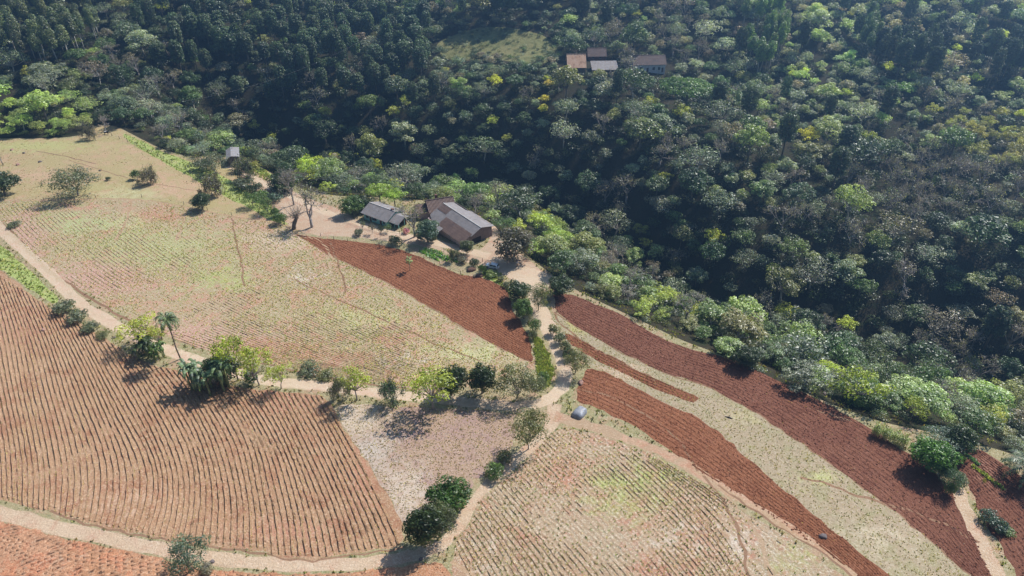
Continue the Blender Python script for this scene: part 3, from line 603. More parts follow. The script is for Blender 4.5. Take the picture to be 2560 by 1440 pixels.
rnd_ = random.Random(7)
def plant(name, kind, loc, r, h, color, label, cat, group=None, var=None, rz=None, parts=True, leafname=None):
    P = PROTO[kind]; R, H, crown, wood = P[(var if var is not None else rnd_.randrange(len(P))) % len(P)]
    root = empty(name, loc, rnd_.uniform(0, 6.28) if rz is None else rz)
    e_ = rnd_.uniform(.86, 1.16) if kind not in ('cane', 'palm', 'low_palm') else 1
    root.scale = (r / R * e_, r / R / e_, h / H)
    c = bpy.data.objects.new(leafname or crown.name.split('.')[0], crown); C.objects.link(c); c.parent = root; c.color = (*color, 1)
    t = bpy.data.objects.new(wood.name.split('.')[0], wood); C.objects.link(t); t.parent = root
    tag(root, label, cat, group); return root

# ------------------------------------------------------------------ single plants round the fields and the farm: kind, foot x, foot y, width, height (photo pixels)
DK, GG, OL, LM, BL, MG, GY, YL, BG = (.050, .075, .028), (.135, .155, .095), (.155, .165, .075), (.33, .38, .07), (.095, .145, .105), (.10, .16, .045), (.17, .155, .12), (.30, .29, .05), (.21, .27, .07)
PL = [
 ('tree', 'dome', 12, 488, 64, 66, DK, 'dark green round tree cut by the left edge, standing on the pasture'),
 ('tree', 'airy', 195, 490, 98, 84, GG, 'wide grey-green spreading tree with thin grey trunks on the open pasture'),
 ('tree', 'dome', 508, 523, 40, 46, DK, 'small dark round tree on the pasture just above the cover crop field'),
 ('bush', 'shrub', 343, 448, 20, 26, MG, 'small green bush alone on the upper pasture beside a bare shrub'),
 ('bush', 'twiggy', 376, 456, 38, 36, GY, 'leafless grey shrub on the upper pasture beside a small green bush'),
 ('bush', 'twiggy', 537, 484, 50, 48, GY, 'pale leafless shrub by the fence above the small dark round tree'),
 ('bush', 'shrub', 272, 450, 12, 10, DK, 'tiny dark scrub plant in the middle of the pasture'),
 ('tree', 'airy', 634, 516, 42, 42, MG, 'green roadside tree, left one of the pair above the end of the pasture'),
 ('tree', 'airy', 668, 531, 36, 44, MG, 'green roadside tree, right one of the pair above the end of the pasture'),
 ('bush', 'shrub', 688, 542, 20, 26, MG, 'slim green bush beside the pair of green roadside trees'),
 ('bush', 'shrub', 703, 557, 30, 32, MG, 'leafy green bush at the corner where pasture meets farmyard'),
 ('bush', 'shrub', 612, 470, 44, 28, GG, 'grey-green roadside bush nearest the grassy bank'),
 ('bush', 'shrub', 640, 482, 36, 28, DK, 'dark low roadside bush left of the lane below the grassy bank'),
 ('bush', 'shrub', 660, 496, 30, 24, MG, 'small leafy bush on the lane edge above the green tree pair'),
 ('bush', 'twiggy', 622, 452, 46, 46, GG, 'thin leggy shrub with pale stems between shed and lane'),
 ('bush', 'shrub', 690, 502, 30, 22, BL, 'blue-green bush on the near side of the lane'),
 ('tree', 'dome', 708, 476, 66, 48, DK, 'dark dense tree beside the lane with a bare tree leaning over it'),
 ('tree', 'bare', 730, 478, 56, 52, GY, 'bare grey tree growing over the dark dense tree by the lane'),
 ('tree', 'bare', 735, 512, 52, 76, GY, 'leafless pale tree standing on the lane edge left of the farmyard'),
 ('tree', 'bare', 780, 568, 84, 92, GG, 'half-bare tree with two dark trunks at the farmyard corner'),
 ('tree', 'dome', 882, 536, 50, 50, MG, 'round green tree at the left wall of the teal house'),
 ('tree', 'dome', 909, 526, 36, 42, DK, 'smaller dark green tree right behind the corner of the teal house'),
 ('tree', 'forest', 950, 506, 60, 52, (.27, .36, .06), 'bright green leafy tree behind the roof of the teal house'),
 ('tree', 'forest', 988, 516, 52, 48, (.27, .38, .06), 'bright green tree behind the right end of the teal house roof'),
 ('young_tree', 'open', 907, 577, 15, 26, GG, 'young tree in front of the teal house, leftmost of the row'),
 ('young_tree', 'open', 932, 584, 16, 27, GY, 'young tree in front of the teal house with whitish leaves'),
 ('young_tree', 'open', 953, 592, 12, 28, DK, 'thin young tree in front of the teal house, third of the row'),
 ('young_tree', 'open', 970, 580, 18, 20, MG, 'low young tree at the right end of the teal house'),
 ('bush', 'shrub', 897, 588, 20, 18, GG, 'round grey-green bush on the verge below the teal house'),
 ('bush', 'shrub', 990, 610, 30, 24, DK, 'dark bush on the verge between the red field and the farmyard'),
 ('tree', 'bare', 1037, 592, 76, 74, (.17, .18, .06), 'nearly leafless tree between the teal house and the barn'),
 ('bush', 'shrub', 1017, 583, 16, 14, (.55, .22, .33), 'small pink flowering bush under the nearly leafless tree'),
 ('tree', 'dome', 1070, 604, 52, 60, BL, 'dense blue-green round tree in front of the barn roof'),
 ('bush', 'shrub', 1082, 604, 16, 18, OL, 'small olive shrub at the foot of the dense blue-green tree'),
 ('tree', 'dome', 1168, 636, 30, 42, GG, 'small round-headed tree at the front corner of the barn'),
 ('bush', 'twiggy', 1132, 650, 24, 26, GG, 'thin leafless shrub in the vegetable garden'),
 ('bush', 'shrub', 1155, 655, 26, 18, GY, 'greyish bush at the end of the vegetable garden'),
 ('bush', 'shrub', 1187, 664, 22, 22, DK, 'round dark bush between the vegetable garden and the white car'),
 ('bush', 'shrub', 1206, 684, 16, 26, MG, 'upright green bush on the near side of the white car'),
 ('bush', 'shrub', 1230, 690, 28, 16, BG, 'light green bush hiding the side of the white car'),
 ('bush', 'shrub', 1213, 685, 8, 9, MG, 'little round plant on the bank below the white car'),
 ('bush', 'shrub', 1252, 702, 16, 14, OL, 'low olive shrub on the bank along the turning place'),
 ('bush', 'shrub', 1266, 716, 18, 14, GG, 'low grey-green shrub on the bank above the dark roadside tree'),
 ('tree', 'dome', 1284, 650, 78, 84, (.14, .125, .095), 'large brownish-grey round bush beside the turning place'),
 ('tree', 'dome', 1296, 748, 52, 52, DK, 'dark dense tree on the left of the dirt road at its upper bend'),
 ('tree', 'dome', 1309, 796, 40, 54, MG, 'green bushy tree below the dark one on the left of the dirt road'),
 ('tree', 'airy', 1347, 775, 56, 74, OL, 'olive twiggy tree right of the dirt road at its upper bend'),
 ('tree', 'dome', 1400, 736, 56, 50, DK, 'dark rounded tree at the top corner of the upper ploughed strip'),
 ('bush', 'shrub', 1337, 826, 26, 30, MG, 'green bush on the left edge of the dirt road'),
 ('bush', 'shrub', 1332, 845, 22, 22, OL, 'olive bush at the top of the bright roadside grass'),
 ('bush', 'shrub', 1385, 835, 26, 28, OL, 'olive bush right of the dirt road, uppermost of the four'),
 ('bush', 'shrub', 1398, 856, 28, 28, GG, 'grey-green bush right of the dirt road, second of the four'),
 ('bush', 'shrub', 1412, 876, 28, 28, OL, 'olive bush right of the dirt road, third of the four'),
 ('bush', 'shrub', 1420, 897, 26, 28, DK, 'dark bush right of the dirt road, lowest of the four'),
 ('tree', 'airy', 1440, 932, 58, 68, OL, 'olive-grey tree casting its shadow across the dirt road'),
 ('bush', 'shrub', 1358, 958, 30, 30, MG, 'green bush at the lower end of the bright roadside grass'),
 ('tree', 'dome', 1130, 988, 66, 80, DK, 'dark green dome-shaped tree behind the lime-coloured tree'),
 ('tree', 'dome', 1206, 984, 62, 82, DK, 'dark tree with a rounded split crown above the road bend'),
 ('tree', 'airy', 1292, 995, 92, 92, OL, 'pale olive multi-stemmed tree inside the road bend'),
 ('tree', 'airy', 1338, 988, 46, 56, GG, 'smaller grey-green tree right of the pale olive one in the bend'),
 ('tree', 'open', 1083, 1024, 104, 106, LM, 'bright lime-coloured tree on the near side of the road, largest of its colour'),
 ('tree', 'open', 893, 1000, 70, 86, LM, 'lime-coloured round-headed tree alone left of the straw field'),
 ('bush', 'twiggy', 855, 992, 40, 44, GG, 'pale thin shrub left of the lone lime-coloured round-headed tree'),
 ('bush', 'twiggy', 985, 1006, 50, 48, BL, 'thin blue-green shrub by the road between two lime-coloured trees'),
 ('tree', 'airy', 1322, 1122, 84, 108, (.15, .16, .075), 'tall olive bush at the junction beside the fallow field'),
 ('bush', 'shrub', 1235, 1192, 44, 34, MG, 'low green bush between the fallow field and the dirt track'),
 ('bush', 'shrub', 1262, 1152, 34, 26, OL, 'low olive bush below the tall olive bush'),
 ('tree', 'dome', 1124, 1268, 88, 72, (.05, .10, .018), 'glossy green dome tree, rearmost of the trio by the dirt track'),
 ('tree', 'dome', 1064, 1360, 80, 96, DK, 'big dark tree, front left of the trio by the dirt track'),
 ('tree', 'airy', 1105, 1338, 74, 90, GG, 'grey-green bush between the two darker trees by the dirt track'),
 ('tree', 'airy', 484, 1424, 98, 98, BL, 'feathery blue-green tree on the orange soil at the bottom'),
 ('bush', 'shrub', 520, 1425, 30, 20, GY, 'small grey weed clump beside the feathery blue-green tree'),
 ('palm_tree', 'palm', 452, 897, 56, 100, (.17, .22, .12), 'tall slender palm with drooping fronds beside the road'),
 ('tree', 'open', 356, 862, 84, 76, (.34, .37, .07), 'sparse yellow-green tree left of the palm, above banana leaves'),
 ('tree', 'open', 404, 872, 46, 60, (.34, .37, .07), 'small yellow-green tree partly behind the palm'),
 ('banana_plant', 'banana', 360, 888, 62, 58, DK, 'dark banana clump under the sparse yellow-green tree'),
 ('banana_plant', 'banana', 400, 893, 44, 46, MG, 'green banana clump nearest the palm trunk'),
 ('banana_plant', 'banana', 505, 962, 78, 84, (.14, .20, .12), 'left half of the big dark broad-leaved banana thicket'),
 ('banana_plant', 'banana', 545, 972, 84, 92, (.12, .18, .09), 'front half of the big dark broad-leaved banana thicket'),
 ('tree', 'dome', 560, 950, 70, 76, DK, 'dark dense tree inside the banana thicket'),
 ('tree', 'open', 596, 950, 74, 118, LM, 'tallest yellow-green tree, right behind the banana thicket'),
 ('tree', 'open', 650, 962, 72, 98, LM, 'yellow-green tree in the middle of the lime roadside group'),
 ('bush', 'shrub', 628, 958, 34, 36, (.05, .10, .02), 'dark green bush under the lime roadside group'),
 ('tree', 'open', 702, 972, 54, 66, LM, 'small lime tree with two thin trunks, right end of the roadside group'),
 ('bush', 'shrub', 165, 778, 44, 30, GG, 'grey-green roadside bush just below the bright green verge'),
 ('bush', 'shrub', 196, 802, 42, 30, GG, 'broad grey-green roadside bush, second below the bright green verge'),
 ('bush', 'shrub', 225, 826, 38, 24, GG, 'low grey-green roadside bush, third below the bright green verge'),
 ('bush', 'shrub', 258, 844, 30, 16, OL, 'low olive bush on the roadside, fourth below the bright green verge'),
 ('bush', 'shrub', 40, 566, 26, 14, GG, 'grey-green bush at the left end of the road bank'),
 ('bush', 'shrub', 775, 930, 44, 20, GG, 'low weedy bush on the far road edge right of the lime group'),
 ('bush', 'shrub', 815, 945, 36, 18, OL, 'low olive weed clump on the far road edge'),
 ('tree', 'dome', 1862, 914, 58, 58, DK, 'dark dome-shaped tree alone at the upper edge of the upper ploughed strip'),
 ('tree', 'open', 2133, 1012, 100, 100, (.30, .36, .04), 'large yellow-green tree in front of the dark wood, above the cane'),
 ('tree', 'dome', 2140, 1006, 84, 60, MG, 'green underlayer tree merged with the large yellow-green one'),
 ('tree', 'open', 2275, 1052, 54, 66, LM, 'small bright lime tree at the wood edge above the cane thicket'),
 ('tree', 'airy', 2340, 1130, 100, 74, BL, 'spreading pale blue-green tree behind the bright green dome tree'),
 ('tree', 'dome', 2385, 1130, 64, 74, DK, 'dark tree right of the spreading pale blue-green tree'),
 ('tree', 'dome', 2320, 1172, 86, 84, (.09, .19, .03), 'bright green dome tree casting a big shadow on the ploughed strip'),
 ('tree', 'dome', 2350, 1190, 44, 60, MG, 'small green tree touching the bright green dome tree'),
 ('bush', 'airy', 2367, 1226, 46, 66, BL, 'silvery blue-green bush below the bright green dome tree'),
 ('bush', 'shrub', 2368, 1236, 26, 34, MG, 'small bush with yellow leaves at the foot of the silvery one'),
 ('bush', 'shrub', 2395, 1210, 34, 30, GG, 'pale bush beside the vegetable rows'),
 ('bush', 'shrub', 2465, 1300, 40, 32, BL, 'round blue-green bush, upper one of the pair by the side track'),
 ('bush', 'shrub', 2490, 1325, 40, 34, BL, 'round blue-green bush, lower one of the pair by the side track'),
 ('bush', 'shrub', 2515, 1330, 34, 16, MG, 'low bright green bush right of the blue-green pair'),
 ('palm_tree', 'low_palm', 2556, 1196, 96, 56, (.12, .16, .10), 'low palm with long arching fronds at the right edge'),
 ('bush', 'shrub', 2450, 1075, 40, 30, MG, 'light bush on the weedy bank above the vegetable rows'),
 ('sapling', 'open', 2452, 1215, 10, 24, YL, 'thin yellowish sapling in the vegetable plot'),
 ('tree', 'bare', 266, 330, 42, 40, (.25, .19, .17), 'pinkish leafless tree above the cow'),
 ('bush', 'twiggy', 224, 348, 30, 30, GY, 'grey leafless bush at the pasture corner left of the cow'),
 ('tree', 'airy', 540, 432, 64, 56, GG, 'grey-green tree at the left wall of the wooden shed'),
 ('bush', 'shrub', 505, 425, 44, 32, GG, 'pale bush left of the tree beside the wooden shed'),
 ('bush', 'twiggy', 612, 425, 40, 26, GY, 'grey leafless bush right of the wooden shed'),
 ('tree', 'open', 636, 440, 34, 40, YL, 'thin yellowish tree on the grassy bank right of the wooden shed'),
 ('tree', 'dome', 1160, 526, 34, 36, DK, 'round dark tree behind the upper end of the barn'),
 ('tree', 'bare', 1188, 535, 44, 44, GY, 'grey leafless tree behind the barn, right of the round dark one'),
 ('bush', 'shrub', 1203, 556, 22, 16, BG, 'small light green bush on the red soil behind the barn'),
]
AVOID = []
for nm, kind, px, py, w_, h_, col, lab in PL:
    p = at(px, py); s = scale_at(p); e = dep(p)
    r = w_ / s / 2; h = h_ / s / math.cos(e) * (.92 if kind not in ('palm',) else 1)
    if kind in ('dome', 'airy', 'shrub', 'open', 'forest', 'umbrella'): h = max(h - r * .62 * math.tan(e) * .9, r * .9)
    r_ = rnd_.random(); col = tuple(c * (.9 + .2 * r_) for c in col)
    cat = {'bush': 'bush', 'tree': 'tree', 'palm_tree': 'palm', 'banana_plant': 'banana plant', 'young_tree': 'young tree', 'sapling': 'sapling'}[nm]
    rt = plant(nm, kind, p, r * (1.38 if kind == 'open' else 1.22), h * (1.16 if kind == 'open' else 1.1), col, lab, cat); AVOID.append((p.x, p.y, r))
# cane thicket
a_, b_ = at(2178, 1082), at(2268, 1118)
rt = plant('cane_thicket', 'cane', (a_ + b_) / 2 - Vector((0, 0, .2)), (b_ - a_).length / 2 * 1.02, 3.2, (.30, .36, .12), 'tall light green cane thicket along the upper edge of the ploughed strip', 'cane thicket', rz=math.atan2(b_.y - a_.y, b_.x - a_.x))
# pollarded trunk with long switches, and the slim papaya in the red field
def pollard(px, py, label):
    p = at(px, py); r = np.random.default_rng(3); root = empty('pollarded_tree', p); tag(root, label, 'tree')
    m = MB(); m.tube([(-.5, -.3, -1), (-.2, 0, 1.2), (.7, .3, 3.2), (1.0, .3, 4.2)], [.75, .62, .55, .4], 9); m.build('trunk', M_BARK, root, True)
    m = MB()
    for i in range(46):
        d = np.array([r.normal(.1, .42), r.normal(0, .42), 1.0]); L = r.uniform(2.5, 5.5); o = np.array([.8 + r.normal(0, .25), .3 + r.normal(0, .25), 3.6 + r.uniform(-.6, .4)])
        m.tube([tuple(o), tuple(o + d * L * .5 + r.normal(0, .15, 3)), tuple(o + d * L)], [.05, .04, .025], 3, False)
    m.build('branches', M_TWIG, root)
pollard(738, 572, 'thick leaning pollarded trunk with thin bare switches at the tip of the red field')
def papaya(px, py):
    p = at(px, py); root = empty('papaya_tree', p); tag(root, 'slender lone papaya tree standing in the red ploughed field', 'papaya tree'); r = np.random.default_rng(4)
    m = MB(); m.tube([(0, 0, -.5), (.05, 0, 2.4), (0, 0, 4.3)], [.11, .09, .06], 7); m.build('trunk', M_PALEBARK, root, True)
    vs = []
    for i in range(12):
        az = i * 2.4; z = 4.3 - i * .16; c = np.array([math.cos(az) * .62, math.sin(az) * .62, z + r.uniform(-.1, .25)]); m2 = rdir(r, 9) * .34 * [1, 1, .35]
        vs.append(leaf_quads(r, c + m2, rdir(r, 9) * .4 + [0, 0, 1], .42))
    v = np.vstack(vs); c = bpy.data.objects.new('leaves', crown_mesh('leaves', v, r.random(len(v) // 4))); C.objects.link(c); c.parent = root; c.color = (.30, .36, .16, 1)
papaya(1025, 676)

# ------------------------------------------------------------------ the wood: every crown that can be told apart is a tree of its own
rr = np.random.default_rng(21)
SPOT = [  # px, py, rx, ry, kind, colour, chance
 (100, 285, 150, 62, 'forest', (.19, .235, .075), .95), (780, 410, 34, 34, 'open', (.27, .32, .05), 1), (1265, 190, 40, 20, 'open', (.33, .31, .04), .9), (1375, 230, 30, 40, 'forest', (.34, .30, .05), .8),
 (1990, 345, 42, 32, 'open', (.34, .30, .03), 1), (2480, 340, 90, 70, 'open', (.19, .18, .05), .7), (2360, 270, 60, 30, 'open', (.21, .21, .05), .6), (1380, 600, 45, 60, 'open', (.20, .245, .06), .75), (1640, 770, 60, 40, 'open', (.18, .22, .055), .8),
 (1560, 160, 60, 45, 'bare', GY, 1), (1700, 45, 60, 60, 'bare', GY, .6), (2250, 60, 60, 50, 'bare', GY, .6), (1900, 90, 50, 90, 'slim', (.08, .115, .04), .8), (2160, 120, 22, 60, 'slim', DK, .7), (90, 60, 170, 90, 'slim', (.09, .105, .055), .75),
 (1250, 120, 60, 30, 'bare', GY, .5), (1150, 440, 50, 40, 'forest', (.19, .25, .10), .9), (2380, 420, 200, 130, 'bare', GY, .45), (2100, 520, 200, 120, 'bare', GY, .32), (650, 220, 260, 60, 'bare', GY, .35), (2500, 900, 150, 70, 'bare', GY, .5), (300, 130, 120, 60, 'bare', GY, .35),
 (740, 130, 340, 120, 'araucaria', (.062, .085, .05), .45), (500, 70, 130, 110, 'araucaria', (.06, .082, .048), .4), (2230, 110, 120, 80, 'araucaria', (.045, .06, .045), .35), (2480, 150, 90, 60, 'araucaria', (.045, .06, .045), .4), (1240, 30, 90, 40, 'araucaria', (.05, .075, .045), .5), (1060, 110, 60, 80, 'araucaria', (.05, .075, .045), .6)]
TINTS = [('dark green', (.036, .056, .026)), ('deep green', (.054, .082, .032)), ('grey-green', (.105, .125, .085)), ('olive', (.125, .130, .055)), ('silvery green', (.170, .190, .145)), ('mid-green', (.082, .120, .042)), ('pale green', (.17, .205, .085)), ('brownish', (.135, .115, .085))]
cell = {}; trees = []
def free(x, y, m):
    k = (int(x // 12), int(y // 12))
    for i in (-1, 0, 1):
        for j in (-1, 0, 1):
            for q in cell.get((k[0] + i, k[1] + j), ()):
                if math.hypot(x - q[0], y - q[1]) < (m + q[2]) * .66: return False
    for q in AVOID:
        if abs(x - q[0]) < 12 and math.hypot(x - q[0], y - q[1]) < (m + q[2]) * .7: return False
    return True
HOUSES = [at(1438, 172), at(1492, 148), at(1512, 175), at(1616, 180), at(568, 410)]
def clear_of_houses(x, y, h):
    for q in HOUSES[:4]:
        dx, dy = x - q.x, q.y - y
        if abs(dx + dy * q.x / q.y * -1 * 0) < 9 and -8 < dy < 5 + h * (1.75 if q is HOUSES[3] else 1.35): return False
    q = HOUSES[4]
    return not (math.hypot(x - q.x, y - q.y) < 9)
cands = np.stack([rr.uniform(-420, 430, 26000), rr.uniform(60, 520, 26000)], 1); cd = edge_dist(*cands.T); cz = zt(*cands.T)
ppx, ppy, dpt = project(cands[:, 0], cands[:, 1], cz)
clr = np.zeros(len(cands), bool)
for nm, key, pl in REG:
    if key == 'clearing': clr |= inside(cands, pl)
for (x, y), d, z, px, py, clear_ in zip(cands, cd, cz, ppx, ppy, clr):
    if d < 1.2 or clear_ or px < -330 or px > 2890 or py < -330: continue
    if x < -215 and y < 190: continue
    kind, col, tint = 'forest', None, None
    tx, ty = px, py - 30
    for sx, sy, ax, ay, kd, cc, ch in SPOT:
        if ((tx - sx) / ax) ** 2 + ((ty - sy) / ay) ** 2 < 1 and rr.random() < ch: kind, col = kd, cc; break
    if kind == 'forest' and col is None:
        if rr.random() < (.07 if px < 1500 else .13): kind, col = 'bare', GY
        elif rr.random() < .05: kind, col = 'open', (.24, .26, .05)
        elif rr.random() < .03 and d > 60: kind, col = 'araucaria', (.05, .07, .04)
    size = {'forest': 2.4 + 5.2 * rr.random() ** 2, 'bare': rr.uniform(3.4, 5.4), 'open': rr.uniform(2.6, 4.2), 'araucaria': rr.uniform(2.6, 4.0), 'slim': rr.uniform(2.2, 3.0)}[kind]
    if tx > 1900 and ty < 330: size = size * .8
    h = {'forest': size * rr.uniform(1.7, 2.4), 'bare': size * 2.3, 'open': size * 2.1, 'araucaria': rr.uniform(14, 20), 'slim': rr.uniform(16, 22)}[kind]
    if d < 10: h *= .62; size *= .8
    elif d < 30: h *= .9
    if 1070 < px < 1410 and 60 < py < 225:
        size *= .65; h *= .6
        if kind == 'araucaria': continue
    if not clear_of_houses(x, y, h) or not free(x, y, size): continue
    if col is None:
        g = .5 + .5 * math.sin(x * .021 + 1.3) * math.cos(y * .027); u = rr.random()
        if d < 55 and px > 1080: ch = [.02, .14, .30, .44, .52, .76, .98, 1]
        elif tx > 1850 and ty < 340: ch = [.05, .10, .28, .36, .62, .70, .95, 1]  # paler mix: silvery trees, with the bright haze put into their colour
        elif px > 1500: ch = [.16, .26, .52, .62, .76, .84, .92, 1]
        else: ch = [.20, .36, .62, .72, .86, .91, .95, 1]
        i = next(k for k, c_ in enumerate(ch) if u <= c_); tint, col = TINTS[i]
    jit = rr.uniform(.75, 1.25) * (1.85 + .9 * float(sstep(1350, 2300, tx) * sstep(420, 120, ty)) if kind != 'araucaria' else 1.7); col = tuple(float(c * jit * rr.uniform(.93, 1.07)) for c in col)  # random tone, plus sunlit brightness painted into leaves towards the upper right
    cell.setdefault((int(x // 12), int(y // 12)), []).append((x, y, size))
    qx, qy, qd = project(x, y, z + h * .7); vis = 0 < qx < 2560 and 4 < qy < 1440
    trees.append(dict(x=x, y=y, z=z, kind=kind, col=col, tint=tint, r=size, h=h, px=qx, py=qy, app=size * F / qd if vis else 0))
# the one broad bright umbrella crown below the white farmhouse
up = at(1712, 285)
trees = [t for t in trees if math.hypot(t['x'] - up.x, t['y'] - up.y) > 12]
plant('tree', 'umbrella', up, 11.5, 15, (.12, .20, .055), 'very broad bright green flat-topped tree below the far white farmhouse', 'tree')
WORD = {'bare': ('bare_tree', 'leafless grey tree'), 'araucaria': ('araucaria_tree', 'dark araucaria pine'), 'slim': ('tall_tree', 'tall slim tree'), 'open': ('yellow_green_tree', 'yellow-green tree'), 'forest': ('forest_tree', 'tree')}
seen = set(); stuff = []
cnt = {}
for t in sorted(trees, key=lambda t: -t['app']):
    nm, wd = WORD[t['kind']]; cnt[nm] = cnt.get(nm, 0) + (t['app'] > 0)
    if t['app'] <= 0 or cnt[nm] > (299 if nm == 'forest_tree' else 140): stuff.append(t); continue
    X, Y = round(t['px'] / 25.6), round(t['py'] / 14.4)
    if t['kind'] == 'forest':
        tint = t['tint'] or 'light green'; sz = 'broad ' if t['r'] > 4.7 else 'small ' if t['r'] < 3.3 else ''
        wd = f"{sz}{tint} tree"
    lab = f"{wd} in the wood, {X}% across and {Y}% down the photo"
    if lab in seen:
        lab = f"{wd} in the wood, {t['px'] / 25.6:.1f}% across and {t['py'] / 14.4:.1f}% down the photo"
    seen.add(lab)
    root = plant(nm, 'wispy' if t['kind'] == 'forest' and t['tint'] in (None, 'grey-green', 'brownish', 'silvery green') and rnd_.random() < .6 else t['kind'], (t['x'], t['y'], t['z'] - .2), t['r'] * 1.12, t['h'], t['col'], lab, 'tree', 'trees of the wood')
print('trees', len(trees), cnt, 'stuff', len(stuff))
# the rest of the wood, too many and too small to list: one mesh
def merged(name, items, keep, label, mat=M_LEAFA):
    vs, cs, rn = [], [], []
    for x, y, z, r, h, col, kind in items:
        P = PROTO[kind]; R, H, me, _ = P[rnd_.randrange(len(P))]
        co = np.empty(len(me.vertices) * 3, np.float32); me.vertices.foreach_get('co', co); co = co.reshape(-1, 4, 3)
        rd = np.empty(len(co), np.float32); me.attributes['rnd'].data.foreach_get('value', rd)
        k = rr.random(len(co)) < keep; co, rd = co[k], rd[k]; a = rnd_.uniform(0, 6.28); ca, sa = math.cos(a), math.sin(a)
        mid = co.mean(1, keepdims=True); co = mid + (co - mid) * (1.25 if keep < .9 else 1)
        s = np.array([r / R, r / R, h / H]); co = co * s; co = np.stack([co[..., 0] * ca - co[..., 1] * sa + x, co[..., 0] * sa + co[..., 1] * ca + y, co[..., 2] + z], -1)
        vs.append(co.reshape(-1, 3)); rn.append(rd); cs.append(np.tile([*col, 1], (len(co), 1)))
    v = np.vstack(vs)
    return tag(link_mesh(name, v, quadf(v), mat, None, False, {'rnd': ('FLOAT', 'FACE', np.concatenate(rn)), 'tint': ('FLOAT_COLOR', 'FACE', np.vstack(cs))}), label, 'wood', kind='stuff')
merged('distant_wood', [(t['x'], t['y'], t['z'], t['r'] * 1.1, t['h'], t['col'], 'forest' if t['kind'] in ('bare', 'open') else t['kind']) for t in stuff], .5, 'remaining small crowns of the wood filling the hillside between the larger trees')
und = []
for (x, y), d, z, px, py, clear_ in zip(cands, cd, cz, ppx, ppy, clr):
    if d < .5 or px < -200 or px > 2760 or py < -150 or (d > 9 and rr.random() > .8) or not clear_of_houses(x, y, 2): continue
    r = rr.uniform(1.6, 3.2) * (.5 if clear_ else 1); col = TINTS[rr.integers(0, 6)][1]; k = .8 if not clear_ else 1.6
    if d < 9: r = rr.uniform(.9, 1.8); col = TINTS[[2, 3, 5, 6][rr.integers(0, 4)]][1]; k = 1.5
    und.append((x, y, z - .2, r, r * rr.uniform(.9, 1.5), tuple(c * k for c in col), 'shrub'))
merged('undergrowth', und, .22, 'low bushes covering the floor of the wood and the clearings')
print('undergrowth', len(und))
#PART3
# ------------------------------------------------------------------ crops, weeds and stubble as real tufts
def field_points(name, spacing, jitter, along):
    out = []
    for u, r in GUIDE[name][0]:
        s = np.r_[0, np.cumsum(np.linalg.norm(np.diff(r, axis=0), axis=1))]; n = int(s[-1] / along)
        if n < 3: continue
        q = np.linspace(0, s[-1], n); drift = .07 * np.sin(q * .11 + u * .9) + .035 * np.sin(q * 1.3 + u * 5.1)
        d = np.gradient(r, axis=0); d /= np.linalg.norm(d, axis=1)[:, None] + 1e-9
        p = np.stack([np.interp(q, s, r[:, 0]) - drift * np.interp(q, s, d[:, 1]), np.interp(q, s, r[:, 1]) + drift * np.interp(q, s, d[:, 0])], 1)
        out.append(p + rg.normal(0, jitter, p.shape))
    return np.vstack(out)
def poly_of(name): return next(p for n, k, p in REG if n == name)
def shrink_ok(p, name): return inside(p, poly_of(name))
def tufts(name, pts, hgt, wid, nblade, cols, label, kind='stuff', cat='plants', mat=None, flat=.5, structure=False, prob=None):
    n = len(pts); m = n * nblade; P = np.repeat(np.column_stack([pts, zt(pts[:, 0], pts[:, 1])]), nblade, 0)
    P[:, :2] += rg.normal(0, wid * .42, (m, 2)); h = hgt * rg.uniform(.5, 1.3, m); a = rg.uniform(0, 6.28, m); tl = rg.uniform(0, flat, m)
    w_ = wid * rg.uniform(.35, .75, m); sx, sy = np.cos(a) * w_ / 2, np.sin(a) * w_ / 2
    up = np.stack([-np.sin(a) * np.sin(tl * 1.5) * h, np.cos(a) * np.sin(tl * 1.5) * h, np.cos(tl * 1.5) * h + .02], 1); S = np.stack([sx, sy, 0 * sx], 1)
    B = P - [0, 0, .03]; v = np.stack([B - S, B + S, B + S * .8 + up, B - S * .8 + up], 1).reshape(-1, 3)
    c = np.array(cols)[rg.integers(0, len(cols), n)] * rg.uniform(.8, 1.2, (n, 1)); c = np.repeat(c, nblade, 0)
    return tag(link_mesh(name, v, quadf(v), mat or M_TUFT, None, False, {'rnd': ('FLOAT', 'FACE', rg.random(m)), 'tint': ('FLOAT_COLOR', 'FACE', np.column_stack([c, np.ones(m)]))}), label, cat, kind=kind)
M_TUFT = leafmat('tuft_leaves', 'tint')
EC = lambda p, lo=-1e9: p[(p[:, 0] > -200) & (p[:, 0] < 200)]
def lump(x, y, s): return np.sin(x / s + 2 * np.sin(y / s * .7)) * np.sin(y / s * 1.1 + 1.7 * np.sin(x / s * .6 + 1))
